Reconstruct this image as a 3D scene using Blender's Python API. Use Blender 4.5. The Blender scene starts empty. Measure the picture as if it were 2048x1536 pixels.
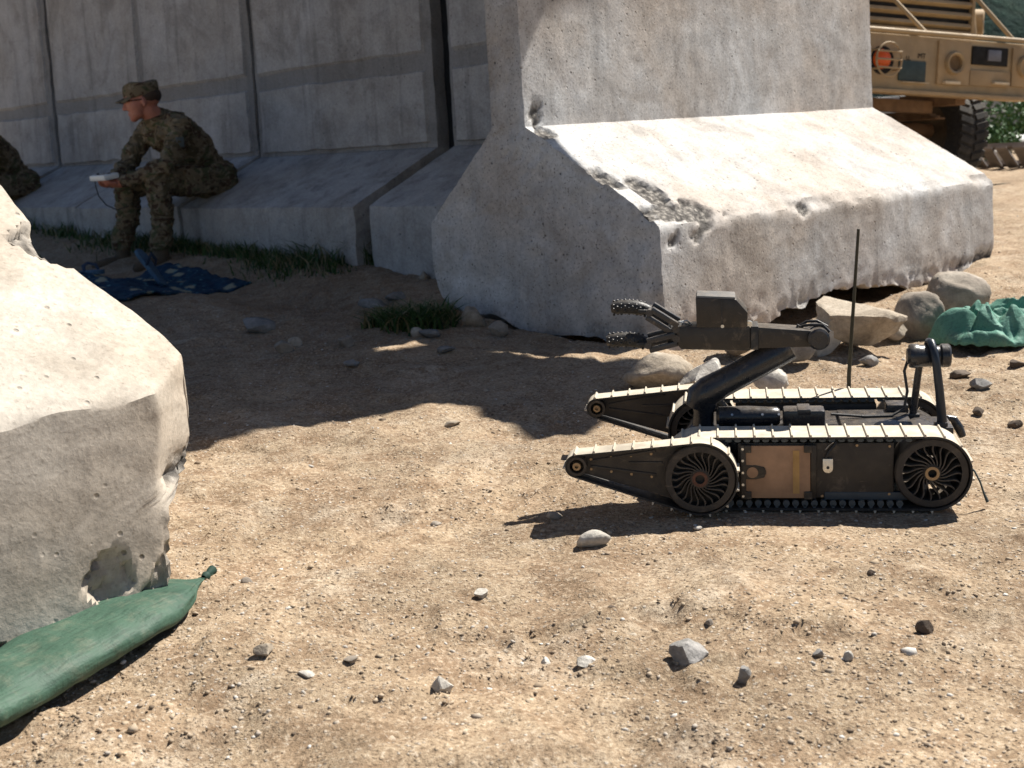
import bpy, bmesh, math, random
import numpy as np
from mathutils import Vector, Matrix
random.seed(7); RNG = np.random.default_rng(11)
sc = bpy.context.scene
COL = sc.collection
R_ = math.radians

# ------------------------------------------------------------------ camera, sky, sun, exposure
FPX, PX, PY, CAMH = 2657., 1024., 681., .85          # focal length and principal point in photo pixels
ROLL, PITCH = math.atan(.063), math.atan(404 / FPX)
cF = np.array([0, math.cos(PITCH), -math.sin(PITCH)]); cU0 = np.array([0, math.sin(PITCH), math.cos(PITCH)])
cR = math.cos(ROLL) * np.array([1., 0, 0]) - math.sin(ROLL) * cU0
cU = math.cos(ROLL) * cU0 + math.sin(ROLL) * np.array([1., 0, 0])
cC = np.array([0, 0, CAMH])
cam = bpy.data.cameras.new('camera'); camo = bpy.data.objects.new('camera', cam); COL.objects.link(camo)
camo.matrix_world = Matrix(((cR[0], cU[0], -cF[0], 0), (cR[1], cU[1], -cF[1], 0), (cR[2], cU[2], -cF[2], CAMH), (0, 0, 0, 1)))
cam.sensor_width = 36; cam.lens = 36 * FPX / 2048; cam.shift_y = -87 / 2048; cam.clip_end = 2000; cam.clip_start = .05
cam.dof.use_dof = True; cam.dof.focus_distance = 3.0; cam.dof.aperture_fstop = 7.5
sc.camera = camo
SUN_AZ, SUN_EL = R_(57), R_(54)                       # azimuth clockwise from +Y
sdir = Vector((math.sin(SUN_AZ) * math.cos(SUN_EL), math.cos(SUN_AZ) * math.cos(SUN_EL), math.sin(SUN_EL)))
w = bpy.data.worlds.new('World'); sc.world = w; w.use_nodes = True
nt = w.node_tree; nt.nodes.clear()
sky = nt.nodes.new('ShaderNodeTexSky'); sky.sky_type = 'NISHITA'; sky.sun_disc = False
sky.sun_elevation = SUN_EL; sky.sun_rotation = SUN_AZ; sky.air_density = .8; sky.dust_density = .5; sky.altitude = 900
bg = nt.nodes.new('ShaderNodeBackground'); bg.inputs[1].default_value = .05
wo = nt.nodes.new('ShaderNodeOutputWorld'); nt.links.new(sky.outputs[0], bg.inputs[0]); nt.links.new(bg.outputs[0], wo.inputs[0])
sl = bpy.data.lights.new('sun', 'SUN'); sl.energy = 5; sl.angle = R_(.53); sl.color = (1, .95, .87)
so = bpy.data.objects.new('sun', sl); COL.objects.link(so); so.rotation_euler = sdir.to_track_quat('Z', 'Y').to_euler()
vs = sc.view_settings; vs.view_transform = 'Standard'; vs.look = 'None'; vs.gamma = 1; vs.exposure = .95; vs.use_curve_mapping = False
sc.cycles.max_bounces = 5; sc.cycles.diffuse_bounces = 3; sc.cycles.glossy_bounces = 2; sc.cycles.transmission_bounces = 2

# ------------------------------------------------------------------ helpers
def ray(x, y): return cF + cR * (x - PX) / FPX - cU * (y - PY) / FPX
def on_plane(x, y, P, n):
    d = ray(x, y); P = np.asarray(P); n = np.asarray(n); return cC + d * ((P - cC) @ n) / (d @ n)
def hashn(i, j, k, s):
    h = (i.astype(np.int64) * 374761393 + j.astype(np.int64) * 668265263 + k.astype(np.int64) * 2147483647 + s * 1274126177) & 0xffffffff
    h = ((h ^ (h >> 13)) * 1274126177) & 0xffffffff
    h = ((h ^ (h >> 16)) * 2246822519) & 0xffffffff
    return ((h ^ (h >> 15)) & 0xffff) / 65535.0
def vn(p, s=0):
    i = np.floor(p).astype(np.int64); f = p - i; f = f * f * (3 - 2 * f); r = 0
    for a in (0, 1):
        for b in (0, 1):
            for c in (0, 1):
                wgt = (f[:, 0] if a else 1 - f[:, 0]) * (f[:, 1] if b else 1 - f[:, 1]) * (f[:, 2] if c else 1 - f[:, 2])
                r = r + wgt * hashn(i[:, 0] + a, i[:, 1] + b, i[:, 2] + c, s)
    return r * 2 - 1
def fbm(p, scale=1., octv=3, s=0, gain=.5):
    r = 0; a = 1.
    for o in range(octv): r = r + a * vn(p * scale + 17.3 * o, s + o); a *= gain; scale *= 2.03
    return r
def ss(e0, e1, x):
    t = np.clip((x - e0) / (e1 - e0), 0, 1); return t * t * (3 - 2 * t)

def gplane(x, y):
    ye = np.where(y < 9.5, y, 9.5 + 1.5 * (1 - np.exp(-(np.maximum(y, 9.5) - 9.5) / 1.5)))
    xe = np.clip(x, -6, 6)
    return -.024 + .049 * (ye - 2.824) - .022 * (xe - .8986)
FOOT = [(-.16, 2.06, .35, 1), (.13, 2.30, .15, -1), (.42, 2.13, .5, 1), (.86, 2.22, 2.7, -1), (.02, 3.15, .9, 1), (-.36, 2.9, 1.1, -1), (.95, 2.02, .2, 1)]
def ground_h(x, y):
    x = np.atleast_1d(np.asarray(x, float)); y = np.atleast_1d(np.asarray(y, float))
    p = np.stack([x, y, 0 * x], 1)
    z = gplane(x, y)
    # keep it gentle where the robot stands
    m = 1 - .85 * np.exp(-(((x - .62) / .55) ** 4 + ((y - 3.0) / .38) ** 4))
    z = z + m * (.018 * fbm(p, 2.1, 2, 3) + .009 * fbm(p, 8, 3, 5)) + (.35 + .65 * m) * (.0035 * fbm(p, 30, 2, 8))
    cl = fbm(p, 7.5, 3, 21); z = z + m * .012 * ss(.25, .8, cl); cl2 = fbm(p, 34, 2, 23); z = z + (.3 + .7 * m) * .006 * ss(.3, .8, cl2) * ss(-.2, .5, fbm(p, 2.6, 2, 25))
    da_ = (x - .549) * .721 + (y - 4.726) * .693; dn_ = (x - .549) * .693 - (y - 4.726) * .721
    z = z - .10 * ss(-.15, .25, da_) * ss(2.5, 1.9, da_) * ss(.16, -.06, dn_) * ss(-1.5, -1.2, dn_)
    nb_ = (x + 2.173) * -.721 + (y - 8.5) * -.693; z = z - .10 * np.exp(-((nb_ - .60) / .36) ** 2) * ss(-.3, -1.0, x)
    for (fx_, fy_, fa_, sg_) in FOOT:                    # boot prints pressed into the loose dirt
        u_ = (x - fx_) * math.cos(fa_) + (y - fy_) * math.sin(fa_); v_ = -(x - fx_) * math.sin(fa_) + (y - fy_) * math.cos(fa_)
        wd_ = .047 - .012 * np.exp(-((u_ + .02) / .05) ** 2); e_ = np.maximum(np.abs(u_) / .145, np.abs(v_) / wd_)
        ins = ss(1.08, .9, e_); z = z - ins * (.009 - .0012 * np.sin(u_ * 150)) + .005 * np.exp(-((e_ - 1.15) / .12) ** 2)
    return z
def gz(x, y): return float(ground_h(x, y)[0])
def og(px, py, it=12):                                # where the photo's ray meets the ground
    d = ray(px, py); t = 3.
    for _ in range(40):
        q = cC + d * t; dz = q[2] - float(gplane(q[0], q[1])); t = t + dz / max(.02, -(d[2] - .049 * d[1])) * .8
    q = cC + d * t; return np.array([q[0], q[1], gz(q[0], q[1])])

def tag(o, label=None, cat=None, group=None, kind=None):
    if label: o['label'] = label
    if cat: o['category'] = cat
    if group: o['group'] = group
    if kind: o['kind'] = kind
    return o
def empty(name, loc=(0, 0, 0), mat=None):
    o = bpy.data.objects.new(name, None); COL.objects.link(o); o.empty_display_size = .1
    if mat is not None: o.matrix_world = mat
    else: o.location = loc
    return o
def link(name, me, mats, parent=None, loc=None, smooth=False):
    if not isinstance(mats, (list, tuple)): mats = [mats]
    if len(me.materials) == 0:
        for m in mats: me.materials.append(m)
    o = bpy.data.objects.new(name, me); COL.objects.link(o)
    if parent is not None: o.parent = parent
    if loc is not None: o.location = loc
    if smooth and len(me.polygons): me.polygons.foreach_set('use_smooth', [True] * len(me.polygons))
    return o
def npmesh(name, v, faces, smooth=False, attr=None):
    me = bpy.data.meshes.new(name)
    v = np.asarray(v, np.float32)
    if isinstance(faces, np.ndarray):
        n, k = faces.shape
        me.vertices.add(len(v)); me.vertices.foreach_set('co', v.ravel())
        me.loops.add(n * k); me.loops.foreach_set('vertex_index', faces.astype(np.int32).ravel())
        me.polygons.add(n); me.polygons.foreach_set('loop_start', np.arange(n, dtype=np.int32) * k)
        try: me.polygons.foreach_set('loop_total', np.full(n, k, np.int32))
        except Exception: pass
    else: me.from_pydata(v.tolist(), [], faces)
    if attr:
        for an, av in attr.items():
            a = me.attributes.new(an, 'FLOAT', 'POINT'); a.data.foreach_set('value', np.asarray(av, np.float32))
    me.update(calc_edges=True); me.validate()
    if smooth: me.polygons.foreach_set('use_smooth', [True] * len(me.polygons))
    return me
def bm_mesh(bm, name, smooth=False):
    bmesh.ops.recalc_face_normals(bm, faces=bm.faces[:])
    me = bpy.data.meshes.new(name); bm.to_mesh(me); bm.free()
    if smooth:
        me.polygons.foreach_set('use_smooth', [True] * len(me.polygons))
        try: me.set_sharp_from_angle(angle=R_(38))
        except Exception: pass
    return me
def bm_box(bm, c, s, rot=None, bev=0.):
    m = Matrix.Translation(Vector(c)) @ (rot.to_4x4() if rot is not None else Matrix.Identity(4)) @ Matrix.Diagonal((s[0], s[1], s[2], 1))
    r = bmesh.ops.create_cube(bm, size=1, matrix=m)
    if bev > 0:
        vs_ = set(r['verts']); es = [e for e in bm.edges if e.verts[0] in vs_ and e.verts[1] in vs_]
        bmesh.ops.bevel(bm, geom=es, offset=bev, segments=2, affect='EDGES', profile=.6)
def bm_prism(bm, pts, y0, y1, axis='y', bev=0.):
    """polygon in (x,z) extruded over y"""
    f = lambda p, y: (p[0], y, p[1]) if axis == 'y' else ((y, p[0], p[1]) if axis == 'x' else (p[0], p[1], y))
    a = [bm.verts.new(f(p, y0)) for p in pts]; b = [bm.verts.new(f(p, y1)) for p in pts]
    n = len(pts); fs = [bm.faces.new(a), bm.faces.new(b[::-1])]
    for i in range(n): fs.append(bm.faces.new((a[i], b[i], b[(i + 1) % n], a[(i + 1) % n])))
    bmesh.ops.recalc_face_normals(bm, faces=fs)
    if bev > 0:
        es = list({e for q in fs for e in q.edges}); bmesh.ops.bevel(bm, geom=es, offset=bev, segments=2, affect='EDGES', profile=.6)
def frame_to(d, up=(0, 0, 1)):
    z = Vector(d).normalized(); u = Vector(up)
    if abs(z.dot(u)) > .98: u = Vector((1, 0, 0))
    x = u.cross(z).normalized(); y = z.cross(x)
    return Matrix((x, y, z)).transposed()
def bm_lathe(bm, prof, c=(0, 0, 0), axis=(0, 0, 1), seg=32, closed=False):
    """prof = [(r,h)] turned about axis"""
    M = Matrix.Translation(Vector(c)) @ frame_to(axis).to_4x4(); rings = []
    for r, h in prof:
        if r < 1e-6: rings.append([bm.verts.new(M @ Vector((0, 0, h)))])
        else: rings.append([bm.verts.new(M @ Vector((r * math.cos(2 * math.pi * k / seg), r * math.sin(2 * math.pi * k / seg), h))) for k in range(seg)])
    pairs = list(zip(rings, rings[1:]))
    if closed: pairs.append((rings[-1], rings[0]))
    for a, b in pairs:
        for k in range(seg):
            k2 = (k + 1) % seg
            if len(a) == 1 and len(b) == 1: continue
            if len(a) == 1: bm.faces.new((a[0], b[k], b[k2]))
            elif len(b) == 1: bm.faces.new((a[k], b[0], a[k2]))
            else: bm.faces.new((a[k], b[k], b[k2], a[k2]))
def cyl(bm, c, axis, r, h, seg=24, ch=0.):
    bm_lathe(bm, [(0, -h / 2), (r - ch, -h / 2), (r, -h / 2 + ch), (r, h / 2 - ch), (r - ch, h / 2), (0, h / 2)] if ch > 0 else [(0, -h / 2), (r, -h / 2), (r, h / 2), (0, h / 2)], c, axis, seg)
def bm_tube(bm, pts, rad, seg=10, flat=1.):
    pts = [Vector(p) for p in pts]; n = len(pts)
    if not hasattr(rad, '__len__'): rad = [rad] * n
    rings = []; up = Vector((0, 0, 1))
    for i, p in enumerate(pts):
        t = (pts[min(i + 1, n - 1)] - pts[max(i - 1, 0)]).normalized()
        if abs(t.dot(up)) > .95: up = Vector((0, 1, 0))
        x = up.cross(t).normalized(); y = t.cross(x); up = y
        rings.append([bm.verts.new(p + (x * math.cos(2 * math.pi * k / seg) + y * math.sin(2 * math.pi * k / seg) * flat) * rad[i]) for k in range(seg)])
    for a, b in zip(rings, rings[1:]):
        for k in range(seg): bm.faces.new((a[k], a[(k + 1) % seg], b[(k + 1) % seg], b[k]))
    bm.faces.new(rings[0][::-1]); bm.faces.new(rings[-1])
def part(name, fn, mat, parent, smooth=True, loc=None):
    bm = bmesh.new(); fn(bm); return link(name, bm_mesh(bm, name, smooth), mat, parent, loc)

# ------------------------------------------------------------------ materials
class NT:
    def __init__(s, name):
        s.m = bpy.data.materials.new(name); s.m.use_nodes = True; s.t = s.m.node_tree; s.t.nodes.clear()
        s.out = s.t.nodes.new('ShaderNodeOutputMaterial'); s.b = s.t.nodes.new('ShaderNodeBsdfPrincipled'); s.t.links.new(s.b.outputs[0], s.out.inputs[0])
        s.tc = s.t.nodes.new('ShaderNodeTexCoord'); s.co = s.tc.outputs['Object']
    def lk(s, a, b): s.t.links.new(a, b)
    def setin(s, sock, v):
        if isinstance(v, bpy.types.NodeSocket): s.lk(v, sock)
        else:
            if sock.type == 'RGBA' and len(v) == 3: v = (*v, 1)
            sock.default_value = v
    def map(s, scale, co=None, rot=(0, 0, 0)):
        n = s.t.nodes.new('ShaderNodeMapping'); s.lk(co or s.co, n.inputs[0]); n.inputs['Scale'].default_value = scale; n.inputs['Rotation'].default_value = rot; return n.outputs[0]
    def noise(s, scale, detail=4, rough=.55, co=None, dist=0.):
        n = s.t.nodes.new('ShaderNodeTexNoise'); s.lk(co or s.co, n.inputs['Vector']); n.inputs['Scale'].default_value = scale; n.inputs['Detail'].default_value = detail; n.inputs['Roughness'].default_value = rough; n.inputs['Distortion'].default_value = dist; return n.outputs[0]
    def voro(s, scale, feature='F1', co=None, out=0, rnd=1.):
        n = s.t.nodes.new('ShaderNodeTexVoronoi'); n.feature = feature; s.lk(co or s.co, n.inputs['Vector']); n.inputs['Scale'].default_value = scale; n.inputs['Randomness'].default_value = rnd; return n.outputs[out]
    def ramp(s, f, stops, interp='LINEAR'):
        n = s.t.nodes.new('ShaderNodeValToRGB'); s.lk(f, n.inputs[0]); e = n.color_ramp.elements; n.color_ramp.interpolation = interp
        while len(e) < len(stops): e.new(.5)
        for k, (p, c) in enumerate(stops):
            e[k].position = p; e[k].color = (c, c, c, 1) if not hasattr(c, '__len__') else (*c, 1)
        return n.outputs[0]
    def mix(s, f, a, b, mode='MIX'):
        n = s.t.nodes.new('ShaderNodeMix'); n.data_type = 'RGBA'; n.blend_type = mode; s.setin(n.inputs[0], f); s.setin(n.inputs[6], a); s.setin(n.inputs[7], b); return n.outputs[2]
    def math(s, op, a, b=0.):
        n = s.t.nodes.new('ShaderNodeMath'); n.operation = op; s.setin(n.inputs[0], a); s.setin(n.inputs[1], b); return n.outputs[0]
    def attr(s, name):
        n = s.t.nodes.new('ShaderNodeAttribute'); n.attribute_name = name; return n.outputs['Fac']
    def bump(s, h, dist, strength=1., prev=None):
        n = s.t.nodes.new('ShaderNodeBump'); s.lk(h, n.inputs['Height']); n.inputs['Distance'].default_value = dist; n.inputs['Strength'].default_value = strength
        if prev is not None: s.lk(prev, n.inputs['Normal'])
        return n.outputs[0]
    def done(s, col=None, rough=None, normal=None, metal=0., spec=.3):
        if col is not None: s.setin(s.b.inputs['Base Color'], col)
        if rough is not None: s.setin(s.b.inputs['Roughness'], rough)
        if normal is not None: s.lk(normal, s.b.inputs['Normal'])
        s.b.inputs['Metallic'].default_value = metal; s.b.inputs['Specular IOR Level'].default_value = spec
        return s.m
MATS = {}
def simple(name, col, rough=.6, metal=0., var=.25, scale=14, dust=None, dustamt=.0, bump=.0006, spec=.4):
    if name in MATS: return MATS[name]
    n = NT(name); f = n.noise(scale, 5, .6)
    c = n.mix(n.ramp(f, [(.3, 0.), (.7, 1.)]), tuple(x * (1 - var) for x in col), tuple(min(1, x * (1 + var)) for x in col))
    if dust:
        g = n.t.nodes.new('ShaderNodeNewGeometry'); sx = n.t.nodes.new('ShaderNodeSeparateXYZ'); n.lk(g.outputs['Normal'], sx.inputs[0])
        u = n.math('MULTIPLY', n.ramp(sx.outputs[2], [(.2, 0.), (1., 1.)]), n.ramp(n.noise(scale * 2.3, 5, .65), [(.3, .2), (.7, 1.)]))
        c = n.mix(n.math('MULTIPLY', u, dustamt), c, dust)
    if dust:                                             # scuffs and dried mud on every side
        sc1 = n.noise(scale * 1.3, 6, .7, None, .6); c = n.mix(n.ramp(sc1, [(.56, 0.), (.68, .16)]), c, dust)
        sc2 = n.noise(scale * .8, 6, .75, n.map((1, 1, 9), None, (.3, .5, .2))); c = n.mix(n.ramp(sc2, [(.64, 0.), (.68, .22)]), c, dust)
    nr = n.bump(n.noise(scale * 9, 4, .6), bump) if bump else None
    MATS[name] = n.done(c, n.ramp(n.noise(scale * 3, 3), [(.3, max(0, rough - .1)), (.7, min(1, rough + .12))]), nr, metal, spec); return MATS[name]

def concrete(name, base, tan, dark, seed=0., streak=.5, pit=.6, tanamt=.6, bs=1., blotamt=.55):
    n = NT(name); co = n.map((1, 1, 1)); n.t.nodes[-1].inputs['Location'].default_value = (seed, seed * .7, seed * 1.3)
    big = n.noise(1.6, 4, .6, co, .4); med = n.noise(7, 5, .65, co); fine = n.noise(70, 4, .7, co)
    c = n.mix(n.ramp(big, [(.38, 0.), (.62, tanamt)]), base, tan)
    blot = n.noise(3.1, 7, .68, co, .8)
    c = n.mix(n.ramp(blot, [(.5, 0.), (.66, blotamt)]), c, tuple(x * .62 for x in tan))
    c = n.mix(n.ramp(med, [(.36, 0.), (.66, 1.)]), n.mix(1., c, (.85, .845, .84), 'MULTIPLY'), n.mix(1., c, (1.1, 1.1, 1.1), 'MULTIPLY'))
    st = n.noise(1, 6, .62, n.map((9, 9, .55), co)); c = n.mix(n.ramp(st, [(.53, 0.), (.75, streak)]), c, dark)
    sp = n.noise(110, 3, .6, co); c = n.mix(n.ramp(sp, [(.58, 0.), (.7, pit)]), c, tuple(x * .8 for x in dark))
    pv = n.voro(26, 'F1', co); pm = n.noise(5, 3, .5, co)
    pits = n.math('MULTIPLY', n.ramp(pv, [(.07, 1.), (.16, 0.)]), n.ramp(pm, [(.5, 0.), (.6, 1.)])); c = n.mix(n.math('MULTIPLY', pits, .7), c, tuple(x * .5 for x in dark))
    sv = n.ramp(fine, [(.35, .86), (.65, 1.1)]); c = n.mix(1., c, sv, 'MULTIPLY')
    chip = n.attr('chip'); gm = n.math('MULTIPLY', n.attr('grime'), n.ramp(med, [(.3, .55), (.6, 1.)])); c = n.mix(gm, c, tuple(x * .75 for x in dark))
    agg = n.math('ADD', n.math('MULTIPLY', n.voro(48, 'F1', co), .45), n.math('MULTIPLY', n.noise(38, 7, .78, co, .5), .75)); aggc = n.ramp(agg, [(.32, (.46, .43, .38)), (.5, (.26, .24, .215)), (.66, (.10, .092, .085))])
    c = n.mix(chip, c, aggc)
    b1 = n.bump(med, .004 * bs, .5); b2 = n.bump(fine, .0022 * bs, .9, b1); b2 = n.bump(sp, .0016 * bs, .8, b2); b3 = n.bump(pits, -.004, 1., b2)
    b4 = n.bump(n.math('MULTIPLY', agg, chip), -.012, 1., b3)
    m = n.done(c, .92, b4, 0, .2); return m

def ground_mat():
    n = NT('dry_dirt'); co = n.co
    a = n.noise(2.2, 5, .6, co); b = n.noise(14, 6, .65, co); f = n.noise(95, 6, .7, co); g = n.noise(320, 3, .6, co)
    c = n.mix(n.ramp(a, [(.35, 0.), (.65, 1.)]), (.385, .295, .20), (.345, .255, .165))
    c = n.mix(n.ramp(n.noise(1.1, 4, .6, co), [(.5, 0.), (.65, .8)]), c, (.42, .335, .24))
    c = n.mix(n.ramp(n.noise(3.1, 6, .7, co, .6), [(.50, 0.), (.64, .75)]), c, (.24, .16, .10))
    c = n.mix(n.ramp(n.noise(4.3, 5, .7, n.map((1, 1, 1), None, (0, 0, 1.1)), .3), [(.54, 0.), (.66, .6)]), c, (.46, .385, .295))
    c = n.mix(n.ramp(b, [(.35, 1.), (.55, 0.)]), c, (.25, .17, .105))
    c = n.mix(n.ramp(f, [(.36, .9), (.49, 0.)]), c, (.15, .105, .068))
    c = n.mix(n.ramp(f, [(.54, 0.), (.66, .8)]), c, (.56, .47, .36))
    c = n.mix(n.ramp(g, [(.32, .8), (.45, 0.)]), c, (.17, .13, .09))
    pv = n.voro(90, 'F1', co); c = n.mix(n.math('MULTIPLY', n.ramp(pv, [(.2, 1.), (.34, 0.)]), n.ramp(n.noise(40, 2, .5, co), [(.52, 0.), (.6, .8)])), c, n.ramp(n.voro(90, 'F1', co, 1), [(.2, (.22, .19, .16)), (.5, (.42, .36, .29)), (.8, (.55, .50, .43))]))
    h = n.bump(b, .012, .5); pk = n.ramp(n.noise(2.7, 4, .6, co), [(.38, .25), (.6, 1.)]); h = n.bump(n.math('MULTIPLY', f, pk), .008, 1., h); h = n.bump(n.math('MULTIPLY', g, pk), .003, 1., h); h = n.bump(n.ramp(pv, [(.15, 1.), (.36, 0.)]), .003, .7, h)
    return n.done(c, .95, h, 0, .15)
def rock_mat(name, c0, c1, c2, sc_=9):
    n = NT(name); oi = n.t.nodes.new('ShaderNodeObjectInfo'); ad = n.t.nodes.new('ShaderNodeVectorMath'); ad.operation = 'ADD'
    n.lk(n.co, ad.inputs[0]); n.lk(oi.outputs['Random'], ad.inputs[1]); co = ad.outputs[0]
    a = n.noise(sc_, 7, .65, co, .5); f = n.noise(sc_ * 9, 5, .7, co)
    c = n.ramp(a, [(.3, c0), (.52, c1), (.72, c2)]); c = n.mix(1., c, n.ramp(f, [(.3, .7), (.7, 1.15)]), 'MULTIPLY')
    h = n.bump(a, .012, .6); h = n.bump(f, .003, .8, h); return n.done(c, .88, h, 0, .25)

M_CA = concrete('concrete_grey', (.535, .535, .53), (.46, .39, .325), (.14, .13, .12), 3.1, .4, .85, .75, .7, .45)
M_CL = concrete('concrete_buff', (.52, .475, .41), (.46, .385, .30), (.22, .18, .14), 9.7, .12, .4, .95, .45, .5)
M_CB = concrete('concrete_weathered', (.43, .425, .42), (.37, .345, .315), (.085, .085, .085), 17.9, .6, .45, .7, .8)
M_GR = ground_mat()
M_RW = rock_mat('stone_pale', (.30, .27, .23), (.46, .43, .38), (.58, .55, .50))
M_RT = rock_mat('stone_tan', (.24, .195, .145), (.40, .34, .265), (.52, .46, .38))
M_RB = rock_mat('stone_brown', (.16, .135, .11), (.29, .25, .205), (.40, .355, .30), 6)
M_RG = rock_mat('stone_grey', (.14, .135, .13), (.25, .24, .225), (.38, .36, .34))
M_RD = rock_mat('stone_dark', (.06, .045, .035), (.11, .085, .065), (.18, .14, .11))

# ------------------------------------------------------------------ ground
def axis_pts(lo, d0, d1, hi, step, gr):
    core = list(np.arange(d0, d1, step)); s = step; x = d1; up = []
    while x < hi: up.append(x); s *= gr; x += s
    up.append(hi); s = step; x = d0 - step; dn = []
    while x > lo: dn.append(x); s *= gr; x -= s
    dn.append(lo); return np.array(dn[::-1] + core + up)
gx = axis_pts(-300, -1.3, 2.0, 300, .0135, 1.035); gy = axis_pts(-6, 1.65, 4.6, 600, .0135, 1.02)
X, Y = np.meshgrid(gx, gy); X = X.ravel(); Y = Y.ravel(); Z = ground_h(X, Y)
# footprints and wheel marks pressed into the loose dirt in front
nx, ny = len(gx), len(gy)
idx = np.arange(nx * ny).reshape(ny, nx)
fc = np.stack([idx[:-1, :-1], idx[:-1, 1:], idx[1:, 1:], idx[1:, :-1]], -1).reshape(-1, 4)
gr = link('ground', npmesh('ground', np.stack([X, Y, Z], 1), fc, True), M_GR); tag(gr, kind='structure')

# ------------------------------------------------------------------ pre-cast concrete walls
AX = np.array([.721, .693, 0]); AX /= np.linalg.norm(AX); AN = np.array([AX[1], -AX[0], 0])     # corner wall: along, outward
BX = -AN; BN = -AX                                                                          # rear wall: along (leftwards), outward
def wall_mesh(name, P, ax, nv, a0, a1, La, zbot, ztoe, zjun, ztop, toe_n, stem_n, thick, fine=.02, disp=None, M=44, top_n=None, back=None, grime=0.):
    """closed T-section swept along ax; box topology so that ends, sides and the underside share vertices"""
    hv = np.concatenate([np.linspace(0, 1, max(6, int(.42 / fine)), endpoint=False), 1 + np.linspace(0, 1, max(6, int(.75 / fine)), endpoint=False),
                         2 + np.linspace(0, .28, max(5, int(.55 / fine)), endpoint=False), 2 + np.linspace(.28, 1, 14)])
    K = len(hv) - 1; av = np.linspace(a0, a1, La + 1) if La != 140 else a0 + (a1 - a0) * (1 - (1 - np.linspace(0, 1, La + 1)) ** 1.5); mid = -(toe_n * 0 + stem_n + thick / 2)
    top_n = stem_n + .03 if top_n is None else top_n
    def fr(h):
        n = np.where(h < 1, 0., np.where(h < 2, -(h - 1) * stem_n, -(stem_n + (h - 2) * (top_n - stem_n)))); return n
    def bk(h):
        if back is None: return 2 * mid - fr(h)
        jn = -(stem_n + thick); return np.where(h < 1, -back, np.where(h < 2, -back + (h - 1) * (back + jn), jn - .0 * h))
    K1, M1, L1 = K + 1, M + 1, La + 1
    I, J, Kk = np.meshgrid(np.arange(K1), np.arange(M1), np.arange(L1), indexing='ij')
    surf = (I == 0) | (I == K) | (J == 0) | (J == M) | (Kk == 0) | (Kk == La)
    ids = np.full(I.shape, -1); ids[surf] = np.arange(surf.sum())
    i, j, k = I[surf], J[surf], Kk[surf]; h = hv[i]; a = av[k]; t = j / M
    n = fr(h) * (1 - t) + bk(h) * t
    zb = zbot(a, n)
    z = np.where(h < 1, zb + (ztoe - zb) * h, np.where(h < 2, ztoe + (zjun - ztoe) * (h - 1), zjun + (ztop - zjun) * (h - 2)))
    chip = np.zeros_like(a)
    if disp is not None: a, n, z, chip = disp(a, n, z, h, t)
    v = np.asarray(P)[None, :2] + a[:, None] * ax[None, :2] + n[:, None] * nv[None, :2]
    v = np.concatenate([v, z[:, None]], 1)
    def q(s): return np.stack([s[:-1, :-1], s[1:, :-1], s[1:, 1:], s[:-1, 1:]], -1).reshape(-1, 4)
    f = np.concatenate([q(ids[:, 0, :]), q(ids[:, M, :])[:, ::-1], q(ids[:, :, 0])[:, ::-1], q(ids[:, :, La]), q(ids[0, :, :])[:, ::-1], q(ids[K, :, :])])
    # consistent outward winding
    return npmesh(name, v, f, True, {'chip': np.clip(chip, 0, 1), 'grime': grime * ss(1.97, 2.02, h)})
def finish(o):
    bm = bmesh.new(); bm.from_mesh(o.data); bmesh.ops.recalc_face_normals(bm, faces=bm.faces[:]); bm.to_mesh(o.data); bm.free()
    o.data.polygons.foreach_set('use_smooth', [True] * len(o.data.polygons))
    try: o.data.set_sharp_from_angle(angle=R_(36))
    except Exception: pass

# corner wall beside the robot
PA = np.array([.549, 4.726, .08])
FA = np.array([(-.4, .10), (-.05, .03), (.17, .04), (.5, .071), (.76, .083), (.93, .108), (1.117, .137), (1.3, .127), (1.7, .078), (2.06, .064), (2.45, .08), (2.62, .13)])
GA = np.array([(-1.3, .33), (-1.25, .30), (-1.217, .191), (-1.063, .151), (-.827, .106), (-.689, .053), (-.549, .086), (-.338, .092), (-.2, .05), (0, .04)])
def zbA(a, n):
    f = np.interp(a, FA[:, 0], FA[:, 1]); g = np.interp(n, GA[:, 0], GA[:, 1])
    e = np.exp(-np.maximum(a, 0) / .16)
    f2 = f + .10 * ss(.03, .35, -n) * (1 - e)        # the underside is hollow behind its broken front lip
    z = f2 * (1 - e) + g * e
    p = np.stack([a, n, 0 * a], 1); return z + .018 * fbm(p, 9, 3, 31) + .012 * np.abs(fbm(p, 24, 2, 35))
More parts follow.
